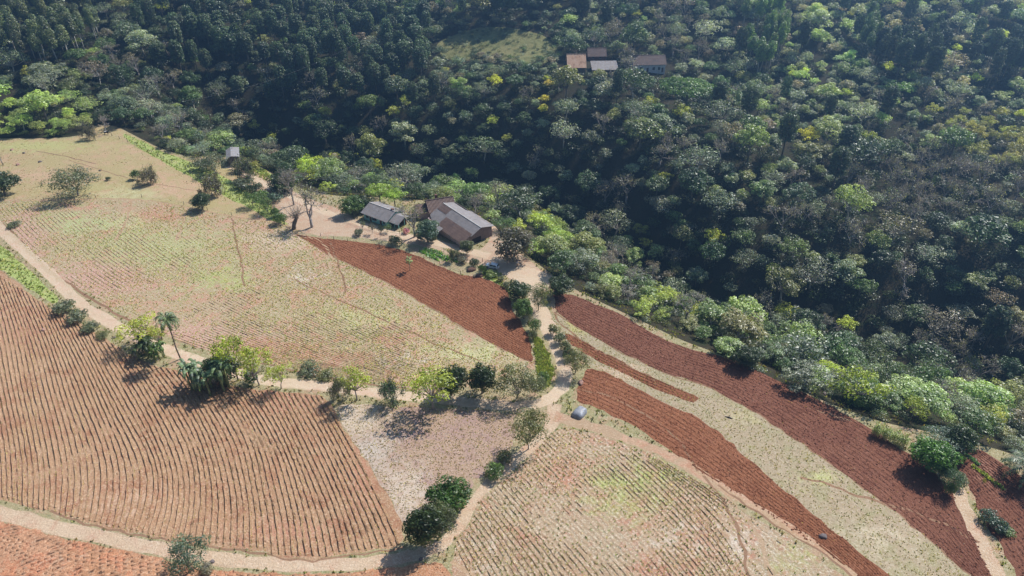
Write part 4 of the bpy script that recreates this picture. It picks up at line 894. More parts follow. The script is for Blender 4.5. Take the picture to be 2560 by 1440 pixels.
def ridges(name, mat, hw, hh, keep, label_name):
    vs, fs = [], []; pl = poly_of(name)
    for u, r in GUIDE[name][0]:
        q = densify(r, .8, False); d = np.gradient(q, axis=0); d /= np.linalg.norm(d, axis=1)[:, None] + 1e-9; nn = np.stack([-d[:, 1], d[:, 0]], 1)
        s = np.arange(len(q)) * .8; q = q + nn * (.07 * np.sin(s * .11 + u * .9) + .035 * np.sin(s * 1.3 + u * 5.1))[:, None]
        ok = inside(q, pl) & keep(q); w1 = hw * rg.uniform(.75, 1.2, len(q)); h1 = hh * rg.uniform(.55, 1.25, len(q)); z = zt(q[:, 0], q[:, 1]); n0 = len(vs)
        for i in range(len(q)): vs += [(*(q[i] + nn[i] * w1[i]), z[i] - .03), (*q[i], z[i] + h1[i]), (*(q[i] - nn[i] * w1[i]), z[i] - .06)]
        for i in range(len(q) - 1):
            if ok[i] and ok[i + 1]: a = n0 + i * 3; fs += [(a, a + 1, a + 4, a + 3), (a + 1, a + 2, a + 5, a + 4)]
    tag(link_mesh(label_name, vs, np.array(fs), mat, None, False, {'patch': ('FLOAT_COLOR', 'POINT', np.zeros((len(vs), 4))), 'rowuv': ('FLOAT_VECTOR', 'POINT', np.array(vs))}), kind='structure')
ridges('planted_field', MAT['crop'], .10, .29, lambda q: (lump(q[:, 0], q[:, 1], 2.3) + .8 * lump(q[:, 1], q[:, 0], 6.1) > -1.45) & (rg.random(len(q)) > .01), 'planting_ridges')
ridges('planted_field', MAT['crop'], .38, .13, lambda q: np.ones(len(q), bool), 'soil_ridges')
ridges('orange_soil_field', MAT['orange'], .40, .10, lambda q: np.ones(len(q), bool), 'soil_ridges')
ridges('stubble_field', MAT['stubble'], .15, .19, lambda q: lump(q[:, 0], q[:, 1], 9) + .7 * lump(q[:, 0], q[:, 1], 3) + rg.normal(0, .3, len(q)) > -.2, 'stubble_ridges')
RC = PB(np.array([700., 860., 560., 300., 100., 640.]), np.array([885., 905., 850., 640., 560., 880.]))
ridges('cover_crop_field', MAT['cover'], .16, .16, lambda q: np.min(np.hypot(q[:, None, 0] - RC[None, :, 0], q[:, None, 1] - RC[None, :, 1]), 1) + 9 * lump(q[:, 0], q[:, 1], 5) + rg.normal(0, 3, len(q)) < 15, 'cover_ridges')
p = field_points('planted_field', 1, .04, .34); p = p[inside(p, poly_of('planted_field'))]
tufts('planted_rows', p[rg.random(len(p)) < .88] + [.05, .03], .17, .18, 4, [(.44, .45, .18), (.56, .51, .30), (.30, .34, .11), (.58, .52, .34)], 'closely planted rows of young pale green plants curving down the red-brown field', cat='crop')
p = field_points('stubble_field', 1, .12, .55); p = p[inside(p, poly_of('stubble_field'))]; k = lump(*p.T, 9) + rg.normal(0, .5, len(p)) > -.35
tufts('stubble_rows', p[k], .30, .26, 4, [(.46, .42, .26), (.24, .30, .08), (.60, .52, .38), (.20, .25, .07), (.34, .30, .14)], 'dry stalks and green weeds standing in rows on the lower right field', cat='stubble')
def scatter(name, n, edge=True):
    pl = poly_of(name); p = np.stack([rg.uniform(pl[:, 0].min(), pl[:, 0].max(), n), rg.uniform(pl[:, 1].min(), pl[:, 1].max(), n)], 1)
    p = p[(np.abs(p[:, 0]) < 230)]; p = p[inside(p, pl)]; X, Y, _ = project(p[:, 0], p[:, 1], base(p[:, 0], p[:, 1])); return p[(X > -250) & (X < 2800) & (Y < 1600)]
p = np.vstack([field_points('cover_crop_field', 1, .16, .8), scatter('cover_crop_field', 16000)]); p = p[inside(p, poly_of('cover_crop_field'))]
k = lump(*p.T, 14) + .6 * lump(*p.T, 4) + rg.normal(0, .6, len(p)) > -.3
tufts('cover_crop', p[k], .24, .30, 4, [(.40, .42, .17), (.48, .44, .22), (.62, .55, .40), (.36, .40, .12), (.50, .40, .26)], 'sparse pale green cover plants and straw on the large sloping field', cat='crop')
p = scatter('cover_strip', 16000); tufts('strip_cover', p, .16, .26, 3, [(.34, .30, .17), (.42, .36, .24), (.29, .28, .12), (.50, .43, .32)], 'short dry grass covering the long curved strip between ploughed strips', cat='grass')
p = np.vstack([scatter('straw_field', 5000), scatter('fallow_field', 2500)])
tufts('straw_litter', p, .15, .26, 3, [(.56, .48, .40), (.45, .37, .28), (.30, .24, .16), (.40, .36, .2)], 'short straw and dead stalks on the triangular fallow field', cat='straw')
p = scatter('pasture', 16000); k = lump(*p.T, 5) + rg.normal(0, .7, len(p)) > .1
tufts('pasture_tufts', p[k], .14, .34, 3, [(.34, .30, .14), (.28, .27, .10), (.42, .34, .2), (.20, .18, .08)], 'short grass tussocks scattered over the sloping pasture', cat='grass')
p = np.vstack([scatter(n, c) for n, c in (('roadside_grass', 2500), ('verge_grass', 1500), ('bank_grass', 500), ('grass_bank', 1000), ('grass_strip', 7000))])
tufts('green_grass_tufts', p, .34, .36, 5, [(.26, .31, .09), (.33, .36, .13), (.22, .27, .08), (.42, .40, .2)], 'fresh green grass along the road verges and banks', cat='grass')
# weeds on everything not farmed: between fields and along the roads
q = np.stack([rg.uniform(-190, 190, 60000), rg.uniform(50, 255, 60000)], 1); dq = edge_dist(*q.T); bad = dq > 6
for nm, key, pl in REG: bad |= inside(q, pl)
q = q[~bad]; q = q[lump(*q.T, 6) + rg.normal(0, .6, len(q)) > -.5]
tufts('verge_weeds', q, .34, .38, 5, [(.32, .30, .14), (.22, .24, .08), (.46, .41, .27), (.15, .17, .06), (.27, .2, .12)], 'dry and green weeds on the strips of ground between fields and roads', cat='weeds')
# clods of earth on the ploughed land
def clods(name, pts, size, mat, label):
    n = len(pts); r = size * rg.uniform(.4, 1.4, n); P = np.column_stack([pts, zt(pts[:, 0], pts[:, 1])]); base_v = np.array([(-1, -1, -.5), (1, -1, -.5), (1, 1, -.5), (-1, 1, -.5), (-.5, -.6, .8), (.6, -.4, .7), (.5, .6, .9), (-.6, .4, .6)])
    fc = np.array([(4, 5, 6, 7), (0, 1, 5, 4), (1, 2, 6, 5), (2, 3, 7, 6), (3, 0, 4, 7)]); a = rg.uniform(0, 6.28, n)
    b = base_v[None] * (r[:, None, None] / 2) * rg.uniform(.6, 1.3, (n, 8, 3)); ca, sa = np.cos(a)[:, None], np.sin(a)[:, None]
    v = np.stack([b[..., 0] * ca - b[..., 1] * sa, b[..., 0] * sa + b[..., 1] * ca, b[..., 2]], -1) + P[:, None]
    f = (fc[None] + np.arange(n)[:, None, None] * 8).reshape(-1, 4)
    tag(link_mesh(name, v.reshape(-1, 3), f, mat, None, False, {'patch': ('FLOAT_COLOR', 'POINT', np.zeros((n * 8, 4))), 'rowuv': ('FLOAT_VECTOR', 'POINT', v.reshape(-1, 3))}), label, 'earth clods', kind='stuff')
for nm, mt in (('ploughed_field', 'red'), ('lower_ploughed_strip', 'red'), ('narrow_ploughed_strip', 'red'), ('upper_ploughed_strip', 'darkred'), ('vegetable_plot', 'darkred')):
    ridges(nm, MAT[mt], .26, .16, lambda q: lump(q[:, 0], q[:, 1], 5.1) + .5 * lump(q[:, 1], q[:, 0], 1.3) + rg.normal(0, .2, len(q)) > -.6, 'plough_ridges')
def rowclods(name, along, jit):
    p = field_points(name, 1, jit, along); return p[inside(p, poly_of(name))]
clods('ploughed_clods', np.vstack([rowclods('ploughed_field', .42, .4), rowclods('lower_ploughed_strip', .42, .4), rowclods('narrow_ploughed_strip', .5, .3)]), .30, MAT['red'], 'rough clods of red earth over the three lighter ploughed pieces')
clods('dark_clods', np.vstack([rowclods('upper_ploughed_strip', .42, .4), rowclods('vegetable_plot', .6, .2)]), .30, MAT['darkred'], 'rough clods of dark red earth over the upper strip and vegetable plot')
for nm, key, lb in (('planted_field', 'crop', 'small clods between the planted rows'), ('orange_soil_field', 'orange', 'small clods on the orange soil at the bottom left')):
    clods('soil_crumbs', scatter(nm, 16000), .2, MAT[key], lb)
p = np.vstack([scatter(n, c) for n, c in (('ploughed_field', 1500), ('lower_ploughed_strip', 2200), ('upper_ploughed_strip', 2600), ('planted_field', 2600), ('stubble_field', 2600), ('cover_crop_field', 2600))])
tufts('straw_bits', p, .10, .42, 1, [(.58, .46, .34), (.64, .55, .43), (.5, .36, .26)], 'pale bits of straw lying on the bare soil', cat='straw', flat=1)
# garden vegetables and the crop rows at the right
vg = []
for (ax, ay), (bx, by), n in (((1052, 628), (1095, 650), 60), ((1062, 624), (1120, 652), 60), ((1075, 622), (1140, 655), 50)):
    a, b = at(ax, ay), at(bx, by); vg += [((a + (b - a) * i / n)[:2]) for i in range(n)]
tufts('garden_vegetables', np.array([tuple(v) for v in vg]) + rg.normal(0, .25, (len(vg), 2)), .45, .5, 7, [(.16, .30, .09), (.22, .38, .09), (.20, .30, .22)], 'leafy green vegetables in the fenced garden by the barn', cat='vegetables', flat=1)
for (ax, ay), (bx, by), n, lb, c in (((2385, 1130), (2412, 1148), 34, 'leafy green row in the plot at the right, leftmost and short', (.16, .26, .14)), ((2405, 1130), (2447, 1163), 50, 'bushy blue-green row in the plot at the right, beside the short one', (.14, .24, .17)),
                                     ((2432, 1165), (2505, 1222), 70, 'long thin yellowish row down the plot at the right', (.32, .36, .12))):
    a, b = at(ax, ay), at(bx, by); v = np.array([tuple((a + (b - a) * i / n)[:2]) for i in range(n)])
    tufts('vegetable_row', v + rg.normal(0, .12, v.shape), .45, .42, 7, [c], lb, cat='vegetables', flat=1)

# ------------------------------------------------------------------ buildings
def roofmat(name, c1, c2, pitch, dist, axis=0, rough=.7, tiles=False, stain=None):
    t = NT(name); sx = t.n.new('ShaderNodeSeparateXYZ'); t.l(t.co, sx.inputs[0])
    wv = t.math('SINE', t.math('MULTIPLY', sx.outputs[axis], 2 * math.pi / pitch)); c = t.mix(t.ramp(t.noise(.9, 5, .7), .35, .65), c1, c2)
    if stain: c = t.mix(t.ramp(t.noise(.5, 6, .7, t.mapping(t.co, (1, .35, 1))), .52, .68), c, stain)
    c = t.mix(t.math('MULTIPLY', t.ramp(wv, .2, 1, 1, 0), .28), c, tuple(v * .6 for v in c1))
    if tiles:
        wy = t.math('SINE', t.math('MULTIPLY', sx.outputs[1 - axis], 2 * math.pi / .8)); c = t.mix(t.math('MULTIPLY', t.ramp(wy, .5, 1), .3), c, tuple(v * .45 for v in c1))
    return t.done(c, rough, t.bump(wv, dist), .3)
M_FC = roofmat('fibre_cement_sheets', (.23, .205, .20), (.32, .29, .285), .36, .03, stain=(.17, .155, .155))
M_TILE = roofmat('brown_clay_tiles', (.165, .105, .085), (.23, .15, .12), .42, .06, tiles=True, stain=(.12, .08, .07))
M_OLDTILE = roofmat('old_dark_tiles', (.13, .09, .08), (.20, .13, .11), .5, .05, tiles=True, stain=(.09, .07, .07))
M_RUST = roofmat('rusty_sheets', (.72, .42, .26), (.82, .54, .38), .4, .03, stain=(.36, .16, .08))
def boards(name, c, pitch=.22):
    t = NT(name); sx = t.n.new('ShaderNodeSeparateXYZ'); t.l(t.co, sx.inputs[0]); u = t.math('ADD', sx.outputs[0], sx.outputs[1])
    b = t.math('FRACT', t.math('DIVIDE', u, pitch)); g = t.ramp(b, 0, .1); k = t.noise(1.5, 5, .7, t.mapping(t.co, (4, 4, .4)))
    cc = t.mix(t.ramp(k, .3, .7), tuple(v * .6 for v in c), tuple(v * 1.3 for v in c)); cc = t.mix(g, tuple(v * .3 for v in c), cc)
    return t.done(cc, .9, t.bump(g, .02), .2)
M_BOARD = boards('weathered_boards', (.21, .165, .15)); M_BOARD2 = boards('grey_boards', (.19, .17, .16))
M_TEAL = plain('teal_paint', (.22, .50, .46), .75, .12, 1.2); M_PINK = plain('pinkish_plaster', (.52, .38, .34), .85, .15, 1.2)
M_WHITEW = boards('white_painted_boards', (.74, .78, .80), .3); M_BRICK = plain('dark_brick', (.17, .09, .07), .9, .3, 3)
M_GLASS = plain('window_glass', (.03, .035, .04), .12, .1, 1, spec=.6); M_FRAME = plain('window_frame', (.12, .20, .19), .6, .1); M_DOOR = plain('door_wood', (.10, .06, .045), .7, .2)
M_CONC = plain('concrete', (.42, .40, .38), .9, .15, 2); M_DARK = plain('dark_interior', (.03, .025, .022), .95, .2)
def wall_box(root, name, mat, x0, x1, y0, y1, h, down=2.5):
    m = MB(); t = .15
    m.box(x0, x1, y0, y0 + t, -down, h); m.box(x0, x1, y1 - t, y1, -down, h); m.box(x0, x0 + t, y0 + t, y1 - t, -down, h); m.box(x1 - t, x1, y0 + t, y1 - t, -down, h); return m
def window(root, x, z, w_, h, y=0.0, side='f', x_plane=None):
    """window on the front (y) wall or on an end (x) wall: frame > pane, sill"""
    f = MB(); p = MB(); s = MB(); e = .05
    def bx(m, a0, a1, d0, d1, z0, z1):
        m.box(a0, a1, d0, d1, z0, z1) if side == 'f' else m.box(d0, d1, a0, a1, z0, z1)
    pl = y if side == 'f' else x_plane; o = -1 if side == 'f' else 1
    D = lambda a, b: (pl + min(o * a, o * b), pl + max(o * a, o * b))
    for a0, a1, z0, z1 in ((x, x + .07, z, z + h), (x + w_ - .07, x + w_, z, z + h), (x + .07, x + w_ - .07, z, z + .07), (x + .07, x + w_ - .07, z + h - .07, z + h), (x + w_ / 2 - .03, x + w_ / 2 + .03, z + .07, z + h - .07)):
        bx(f, a0, a1, *D(-.02, .05), z0, z1)
    fo = f.build('window', M_FRAME, root); bx(p, x + .07, x + w_ - .07, *D(.005, .02), z + .07, z + h - .07); p.build('pane', M_GLASS, fo)
    bx(s, x - .08, x + w_ + .08, *D(.0, .12), z - .09, z - .02); s.build('sill', M_CONC, fo)
def door(root, x, w_, h, y=0.0, z=0.0):
    m = MB().box(x, x + w_, y - .05, y + .02, z, z + h); d = m.build('door', M_DOOR, root); MB().box(x + w_ - .16, x + w_ - .1, y - .1, y - .05, z + 1.0, z + 1.12).build('handle', M_CONC, d)
def gable(m, x, y0, yr, y1, h0, hr, h1, t=.15, down=0):
    return m.add([(x, y0, h0 - down), (x, y1, h0 - down), (x, y1, h1), (x, yr, hr), (x, y0, h0), (x + t, y0, h0 - down), (x + t, y1, h0 - down), (x + t, y1, h1), (x + t, yr, hr), (x + t, y0, h0)],
                 [(0, 1, 2, 3, 4), (9, 8, 7, 6, 5), (0, 4, 9, 5), (4, 3, 8, 9), (3, 2, 7, 8), (2, 1, 6, 7), (1, 0, 5, 6)])
def yaw_to(a, b): return math.atan2(b.y - a.y, b.x - a.x)
# teal farmhouse: local x along the front, y towards the back
A, B = at(911, 548), at(977, 570); L = 9.9
h = empty('farmhouse', A, yaw_to(A, B)); tag(h, 'long low teal house with a grey sheet roof and small porch, beside the barn', 'house')
WH = 2.75; D_ = 7.4; RH = 4.3
m = wall_box(h, 'wall', M_TEAL, 0, L, 0, D_, WH); gable(m, 0, 0, D_ / 2, D_, WH, RH - .1, WH); gable(m, L - .15, 0, D_ / 2, D_, WH, RH - .1, WH); m.build('wall', M_TEAL, h)
m = MB(); m.slab([(-.6, -.75, WH - .22), (L + .5, -.75, WH - .22), (L + .5, D_ / 2, RH), (-.6, D_ / 2, RH)], .07); m.slab([(-.6, D_ / 2, RH), (L + .5, D_ / 2, RH), (L + .5, D_ + .6, WH - .15), (-.6, D_ + .6, WH - .15)], .07)
rf = m.build('roof', M_FC, h); MB().box(L - 1.6, L - .7, D_ / 2 + .1, D_ / 2 + .7, RH - .35, RH + .35).build('chimney', M_BRICK, rf); MB().box(-.62, L + .52, D_ / 2 - .14, D_ / 2 + .14, RH + .0, RH + .06).build('ridge_cap', M_CONC, rf)
m = MB(); m.tube([(5.2, 1.6, 3.3), (5.2, 1.6, 4.6)], [.03, .03], 5); m.box(4.8, 5.6, 1.58, 1.62, 4.4, 4.44); m.box(5.18, 5.22, 1.2, 2.0, 4.15, 4.19); m.build('antenna', M_CONC, rf)
for x, w_ in ((.8, 1.3), (3.5, 1.9), (8.0, .9)): window(h, x, 1.0, w_, 1.1)
window(h, 1.0, 1.1, 1.3, 1.1, side='e', x_plane=L)
door(h, 2.4, .85, 2.1); door(h, 6.7, .85, 2.1)
m = MB(); m.slab([(L + .3, .3, 2.25), (L + 4.2, .3, 2.25), (L + 4.2, 3.6, 3.5), (L + .3, 3.6, 3.5)], .07); m.slab([(L + .3, 3.6, 3.5), (L + 4.2, 3.6, 3.5), (L + 4.2, 6.4, 2.5), (L + .3, 6.4, 2.5)], .07); m.build('porch_roof', M_FC, h)
for x, y in ((L + 3.9, .7), (L + 3.9, 3.4), (L + 2.2, .7)): MB().box(x, x + .14, y, y + .14, -2, 2.45 if y < 1 else 3.3).build('post', M_TEAL, h)
MB().box(L + .2, L + 4.0, 4.2, 4.35, -2, 2.9).build('porch_wall', M_BRICK, h)
# barn
A, B = at(1096, 583), at(1158, 620); yw = R_(-50)
h = empty('barn', B - Vector((math.cos(yw), math.sin(yw), 0)) * 18.2, yw); h.location.z = B.z; tag(h, 'large barn with grey sheet and brown tile roof and boarded gable end', 'barn')
L = 18.2; YR = 6.4; YB = 10.8; HF, HR, HB = 2.1, 4.9, 3.7
m = wall_box(h, 'wall', M_PINK, 0, L, 0, YB, HF, 3.5); m.build('wall', M_PINK, h)
m = MB(); gable(m, L - .12, -.02, YR, YB, 0, 0, 0); m = MB(); m.add([(L + .02, .2, -1), (L + .02, YB, -2.5), (L + .02, YB, HB - .1), (L + .02, YR, HR - .1), (L + .02, .2, HF), (L + .1, .2, -1), (L + .1, YB, -2.5), (L + .1, YB, HB - .1), (L + .1, YR, HR - .1), (L + .1, .2, HF)],
    [(4, 3, 2, 1, 0), (5, 6, 7, 8, 9), (0, 5, 9, 4), (4, 9, 8, 3), (3, 8, 7, 2), (2, 7, 6, 1)]); gb = m.build('gable_boards', M_BOARD, h)
MB().box(L + .1, L + .16, 3.2, 6.6, -1.5, 1.7).build('opening', M_DARK, gb)
MB().box(0, L - .2, YB + .0, YB + .12, -3.5, HB).build('back_wall', M_BOARD, h)
sl_ = (HR - HF + .25) / (YR + .7)
def rp(x, y, lift=0.0): return (x, y, (HR - (YR - y) * sl_ if y < YR else HR - (y - YR) * (HR - HB) / (YB - YR)) + lift)
m = MB(); m.slab([rp(-.4, 1.2), rp(L + .7, 1.2 + 1.4), rp(L + .7, YR), rp(-.4, YR)], .08); m.slab([rp(-.4, 1.2), rp(4.5, -1.0), rp(L + .7, 2.6)][:3], .08)
m.slab([rp(-.4, YR), rp(L + .7, YR), rp(L + .7, YB + .6), rp(7.2, YB + .6), rp(6.4, YB - .6), rp(-.4, YB - .6)], .08); rf = m.build('roof', M_FC, h)
MB().slab([rp(5.4, -.75, .07), rp(L + .3, -.75, .07), rp(L + .3, 3.3, .07), rp(5.4, 3.3, .07)], .09).build('tiled_roof', M_TILE, h)
MB().slab([rp(-.2, 3.9, .07), rp(4.4, 3.9, .07), rp(4.4, YR - .3, .07), rp(-.2, YR - .3, .07)], .09).build('tiled_patch', M_TILE, rf)
MB().box(-.42, L + .72, YR - .13, YR + .13, HR + .01, HR + .07).build('ridge_cap', M_CONC, rf)
MB().slab([(3.2, -3.2, 1.55), (8.6, -3.2, 1.55), (8.6, -.2, 2.3), (3.2, -.2, 2.3)], .07).build('awning', M_FC, h)
for x in (3.5, 8.2): MB().box(x, x + .14, -3.0, -2.86, -1.5, 1.5).build('post', M_BOARD, h)
window(h, 11.0, .9, .8, .7); window(h, 14.0, .9, .8, .7)
# tiled house behind
A = at(1076, 548)
h = empty('tiled_house', A, R_(19)); tag(h, 'old brown-tiled house with a chimney joined behind the barn', 'house')
L = 8.2; m = wall_box(h, 'wall', M_PINK, 0, L, 0, 6.4, 3.0, 3); gable(m, 0, 0, 3.2, 6.4, 3.0, 5.0, 3.0); gable(m, L - .15, 0, 3.2, 6.4, 3.0, 5.0, 3.0); m.build('wall', M_PINK, h)
m = MB(); m.slab([(-.5, -.8, 2.6), (L + .4, -.8, 2.6), (L + .4, 3.2, 5.1), (-.5, 3.2, 5.1)], .12); m.slab([(-.5, 3.2, 5.1), (L + .4, 3.2, 5.1), (L + .4, 7.1, 2.65), (-.5, 7.1, 2.65)], .12); rf = m.build('roof', M_TILE, h)
MB().box(2.9, 3.6, 4.1, 4.8, 4.0, 6.0).build('chimney', M_BRICK, rf); MB().box(-.5, L + .4, 3.05, 3.35, 5.08, 5.22).build('ridge_cap', M_OLDTILE, rf)
m = wall_box(h, 'lean_to_wall', M_PINK, -3.6, -.02, 1.0, 6.2, 2.4, 3); m.build('lean_to_wall', M_PINK, h)
MB().slab([(-4.0, .6, 2.3), (-.5, .6, 2.3), (-.5, 3.7, 4.0), (-4.0, 3.7, 4.0)], .1).build('lean_to_roof', M_TILE, h); MB().slab([(-4.0, 3.7, 4.0), (-.5, 3.7, 4.0), (-.5, 6.6, 2.4), (-4.0, 6.6, 2.4)], .1).build('lean_to_roof', M_TILE, h)
window(h, 2.0, 1.1, 1.1, 1.0); door(h, 5.0, .85, 2.1)
# wooden shed
A, B = at(573, 415), at(598, 409)
h = empty('wooden_shed', A, R_(18)); tag(h, 'small grey wooden shed with a pale sheet roof at the edge of the wood', 'shed')
W_, L = 3.9, 7.6; m = wall_box(h, 'wall', M_BOARD2, 0, W_, 0, L, 3.0, 2.5); m.add([(0, 0, 3), (W_, 0, 3), (W_, 0, 3.5), (W_ * .35, 0, 3.8), (0, 0, 3.1), (0, .12, 3), (W_, .12, 3), (W_, .12, 3.5), (W_ * .35, .12, 3.8), (0, .12, 3.1)], [(0, 1, 2, 3, 4), (9, 8, 7, 6, 5), (0, 4, 9, 5), (4, 3, 8, 9), (3, 2, 7, 8), (2, 1, 6, 7)]); m.build('wall', M_BOARD2, h)
m = MB(); m.slab([(-.5, -.5, 2.95), (W_ * .35, -.5, 3.9), (W_ * .35, L + .3, 3.9), (-.5, L + .3, 2.95)], .07); m.slab([(W_ * .35, -.5, 3.9), (W_ + .4, -.5, 3.45), (W_ + .4, L + .3, 3.45), (W_ * .35, L + .3, 3.9)], .07)
rf = m.build('roof', roofmat('shed_sheets', (.29, .27, .27), (.36, .34, .34), .36, .03, 1, stain=(.3, .27, .27)), h); MB().tube([(W_ * .5, L - 1.2, 3.3), (W_ * .5, L - 1.2, 4.9)], [.1, .1], 8).build('flue_pipe', M_CONC, rf)
door(h, 1.5, .9, 2.0)
# far farmstead
def far_house(px, py, W_, D_, wh, rh, roof, wall, name, label, yaw=0.0, win=(), dr=(), down=3, slope='gable'):
    A = at(px, py); h = empty(name, A, yaw); tag(h, label, 'house' if 'house' in name else 'shed'); x0, x1 = -W_ / 2, W_ / 2
    m = wall_box(h, 'wall', wall, x0, x1, 0, D_, wh, down)
    yr = D_ / 2
    gable(m, x0, 0, yr, D_, wh, rh - .1, wh); gable(m, x1 - .15, 0, yr, D_, wh, rh - .1, wh); m.build('wall', wall, h)
    m = MB(); m.slab([(x0 - .4, -.6, wh - .2), (x1 + .4, -.6, wh - .2), (x1 + .4, yr, rh), (x0 - .4, yr, rh)], .12); m.slab([(x0 - .4, yr, rh), (x1 + .4, yr, rh), (x1 + .4, D_ + .5, wh - .2), (x0 - .4, D_ + .5, wh - .2)], .12)
    rf = m.build('roof', roof, h); MB().box(x0 - .42, x1 + .42, yr - .12, yr + .12, rh + .0, rh + .08).build('ridge_cap', M_OLDTILE, rf)
    for x in win: window(h, x, 1.2, 1.1, 1.3)
    for x in dr: door(h, x, .9, 2.2)
    return h
far_house(1622, 181, 15.5, 8.5, 4.0, 7.0, M_OLDTILE, M_WHITEW, 'white_farmhouse', 'far whitish farmhouse with a long dark tiled roof among the trees', R_(3), (-4.5, 1.6, 4.2), (-1.2, 6.0))
h = far_house(1441, 186, 8.2, 9.5, 3.4, 8.0, M_RUST, M_BOARD, 'rusty_roofed_shed', 'far shed with a pale rusty sheet roof, leftmost of the distant farm', R_(2), (), (.5,))
far_house(1492, 152, 8.6, 7.0, 2.4, 5.2, M_OLDTILE, M_BRICK, 'brown_tiled_shed', 'far low shed with a dark brown tiled roof behind the other far roofs', R_(2), (-2.5, 1.0), ())
A = at(1512, 186); h = empty('low_grey_shed', A, R_(2)); tag(h, 'far low shed with a flat grey sheet roof between rusty roof and white farmhouse', 'shed')
wall_box(h, 'wall', M_BOARD, -5.8, 5.8, 0, 6.5, 2.4, 3).build('wall', M_BOARD, h); MB().slab([(-6.2, -.7, 2.35), (6.2, -.7, 2.35), (6.2, 7.2, 4.0), (-6.2, 7.2, 4.0)], .08).build('roof', M_FC, h)

# ------------------------------------------------------------------ fences, pole and wires
M_POST = plain('fence_wood', (.13, .10, .08), .95, .3, 4); M_WIRE = plain('wire', (.30, .29, .28), .5, .1)
def fence(px, step, hgt, label, rail=False, name='post_fence'):
    p = densify(PB(*np.array(px, float).T), step, False); z = zt(p[:, 0], p[:, 1]); P = [Vector((a[0], a[1], float(b))) for a, b in zip(p, z)]
    root = empty(name, P[0]); tag(root, label, 'fence'); r = random.Random(len(px) * 7 + int(px[0][0]))
    for q in P:
        o = q - P[0]; l = Vector((r.uniform(-.1, .1), r.uniform(-.1, .1), hgt * r.uniform(.9, 1.15)))
        MB().tube([tuple(o - Vector((0, 0, .4))), tuple(o + l)], [.085, .07], 6).build('post', M_POST, root)
    m = MB()
    for k in ((.35, .65, .95) if not rail else (.5, .95)):
        m.tube([tuple(q - P[0] + Vector((0, 0, hgt * k))) for q in P], [.012 if not rail else .04] * len(P), 3, False)
    m.build('wire' if not rail else 'rail', M_WIRE if not rail else M_POST, root)
fence([(240, 352), (280, 340), (320, 356), (365, 374), (410, 398), (450, 416), (500, 450), (545, 470), (600, 500), (650, 522), (690, 548), (735, 575)], 4.5, 1.35, 'wire fence of leaning wooden posts along the grassy edge of the pasture')
fence([(0, 506), (110, 500), (240, 494), (355, 494), (460, 512), (580, 540), (700, 552)], 9, 1.25, 'thin wire fence between the pasture and the cover crop field')
fence([(1025, 632), (1060, 648), (1100, 664), (1152, 686)], 3.2, 1.3, 'garden fence with dark rails along the edge of the red field', True)
fence([(1068, 618), (1110, 628), (1160, 642), (1206, 654)], 3.6, 1.3, 'light garden fence between the vegetables and the barn yard')
fence([(862, 552), (905, 566), (955, 582), (1000, 590)], 4, 1.5, 'post fence along the lane in front of the teal house', True)
fence([(802, 590), (835, 598), (870, 603)], 3.4, 1.1, 'short broken row of old posts near the tip of the red field')
fence([(700, 470), (740, 488), (790, 505), (830, 512), (868, 528)], 5, 1.2, 'wire fence along the far side of the lane')
p = at(8, 413); h = empty('utility_pole', p, R_(30)); tag(h, 'pale concrete utility pole at the left edge of the pasture', 'utility pole')
MB().tube([(0, 0, -1), (0, 0, 9.5)], [.2, .13], 10).build('pole', M_CONC, h, True); ca = MB().box(-.9, .9, -.06, .06, 8.7, 8.84).build('crossarm', M_POST, h)
for x in (-.75, 0, .75): MB().tube([(x, 0, 8.84), (x, 0, 9.05)], [.05, .04], 8).build('insulator', plain('porcelain', (.6, .55, .5), .3), ca)
def wire(a, b, sag, label):
    pts = [tuple(a + (b - a) * t + Vector((0, 0, -sag * 4 * t * (1 - t)))) for t in np.linspace(0, 1, 24)]
    tag(MB().tube(pts, [.02] * 24, 4, False).build('power_line', M_WIRE, None), label, 'power line')
a1, b1 = at(735, 468) + Vector((0, 0, 6)), at(1330, 560) + Vector((0, 0, 16))
for k, nm in ((0, 'upper'), (1, 'lower')):
    o = Vector((0, 0, -.9 * k)); wire(a1 + o, b1 + o, 3.0, f'{nm} wire of the pair crossing the dark wood above the teal house')
a1, b1 = at(265, 330) + Vector((0, 0, 9)), at(920, 210) + Vector((0, 0, 22)); wire(a1, b1, 7, 'long single wire crossing the dark wood from the pasture to the far hillside')

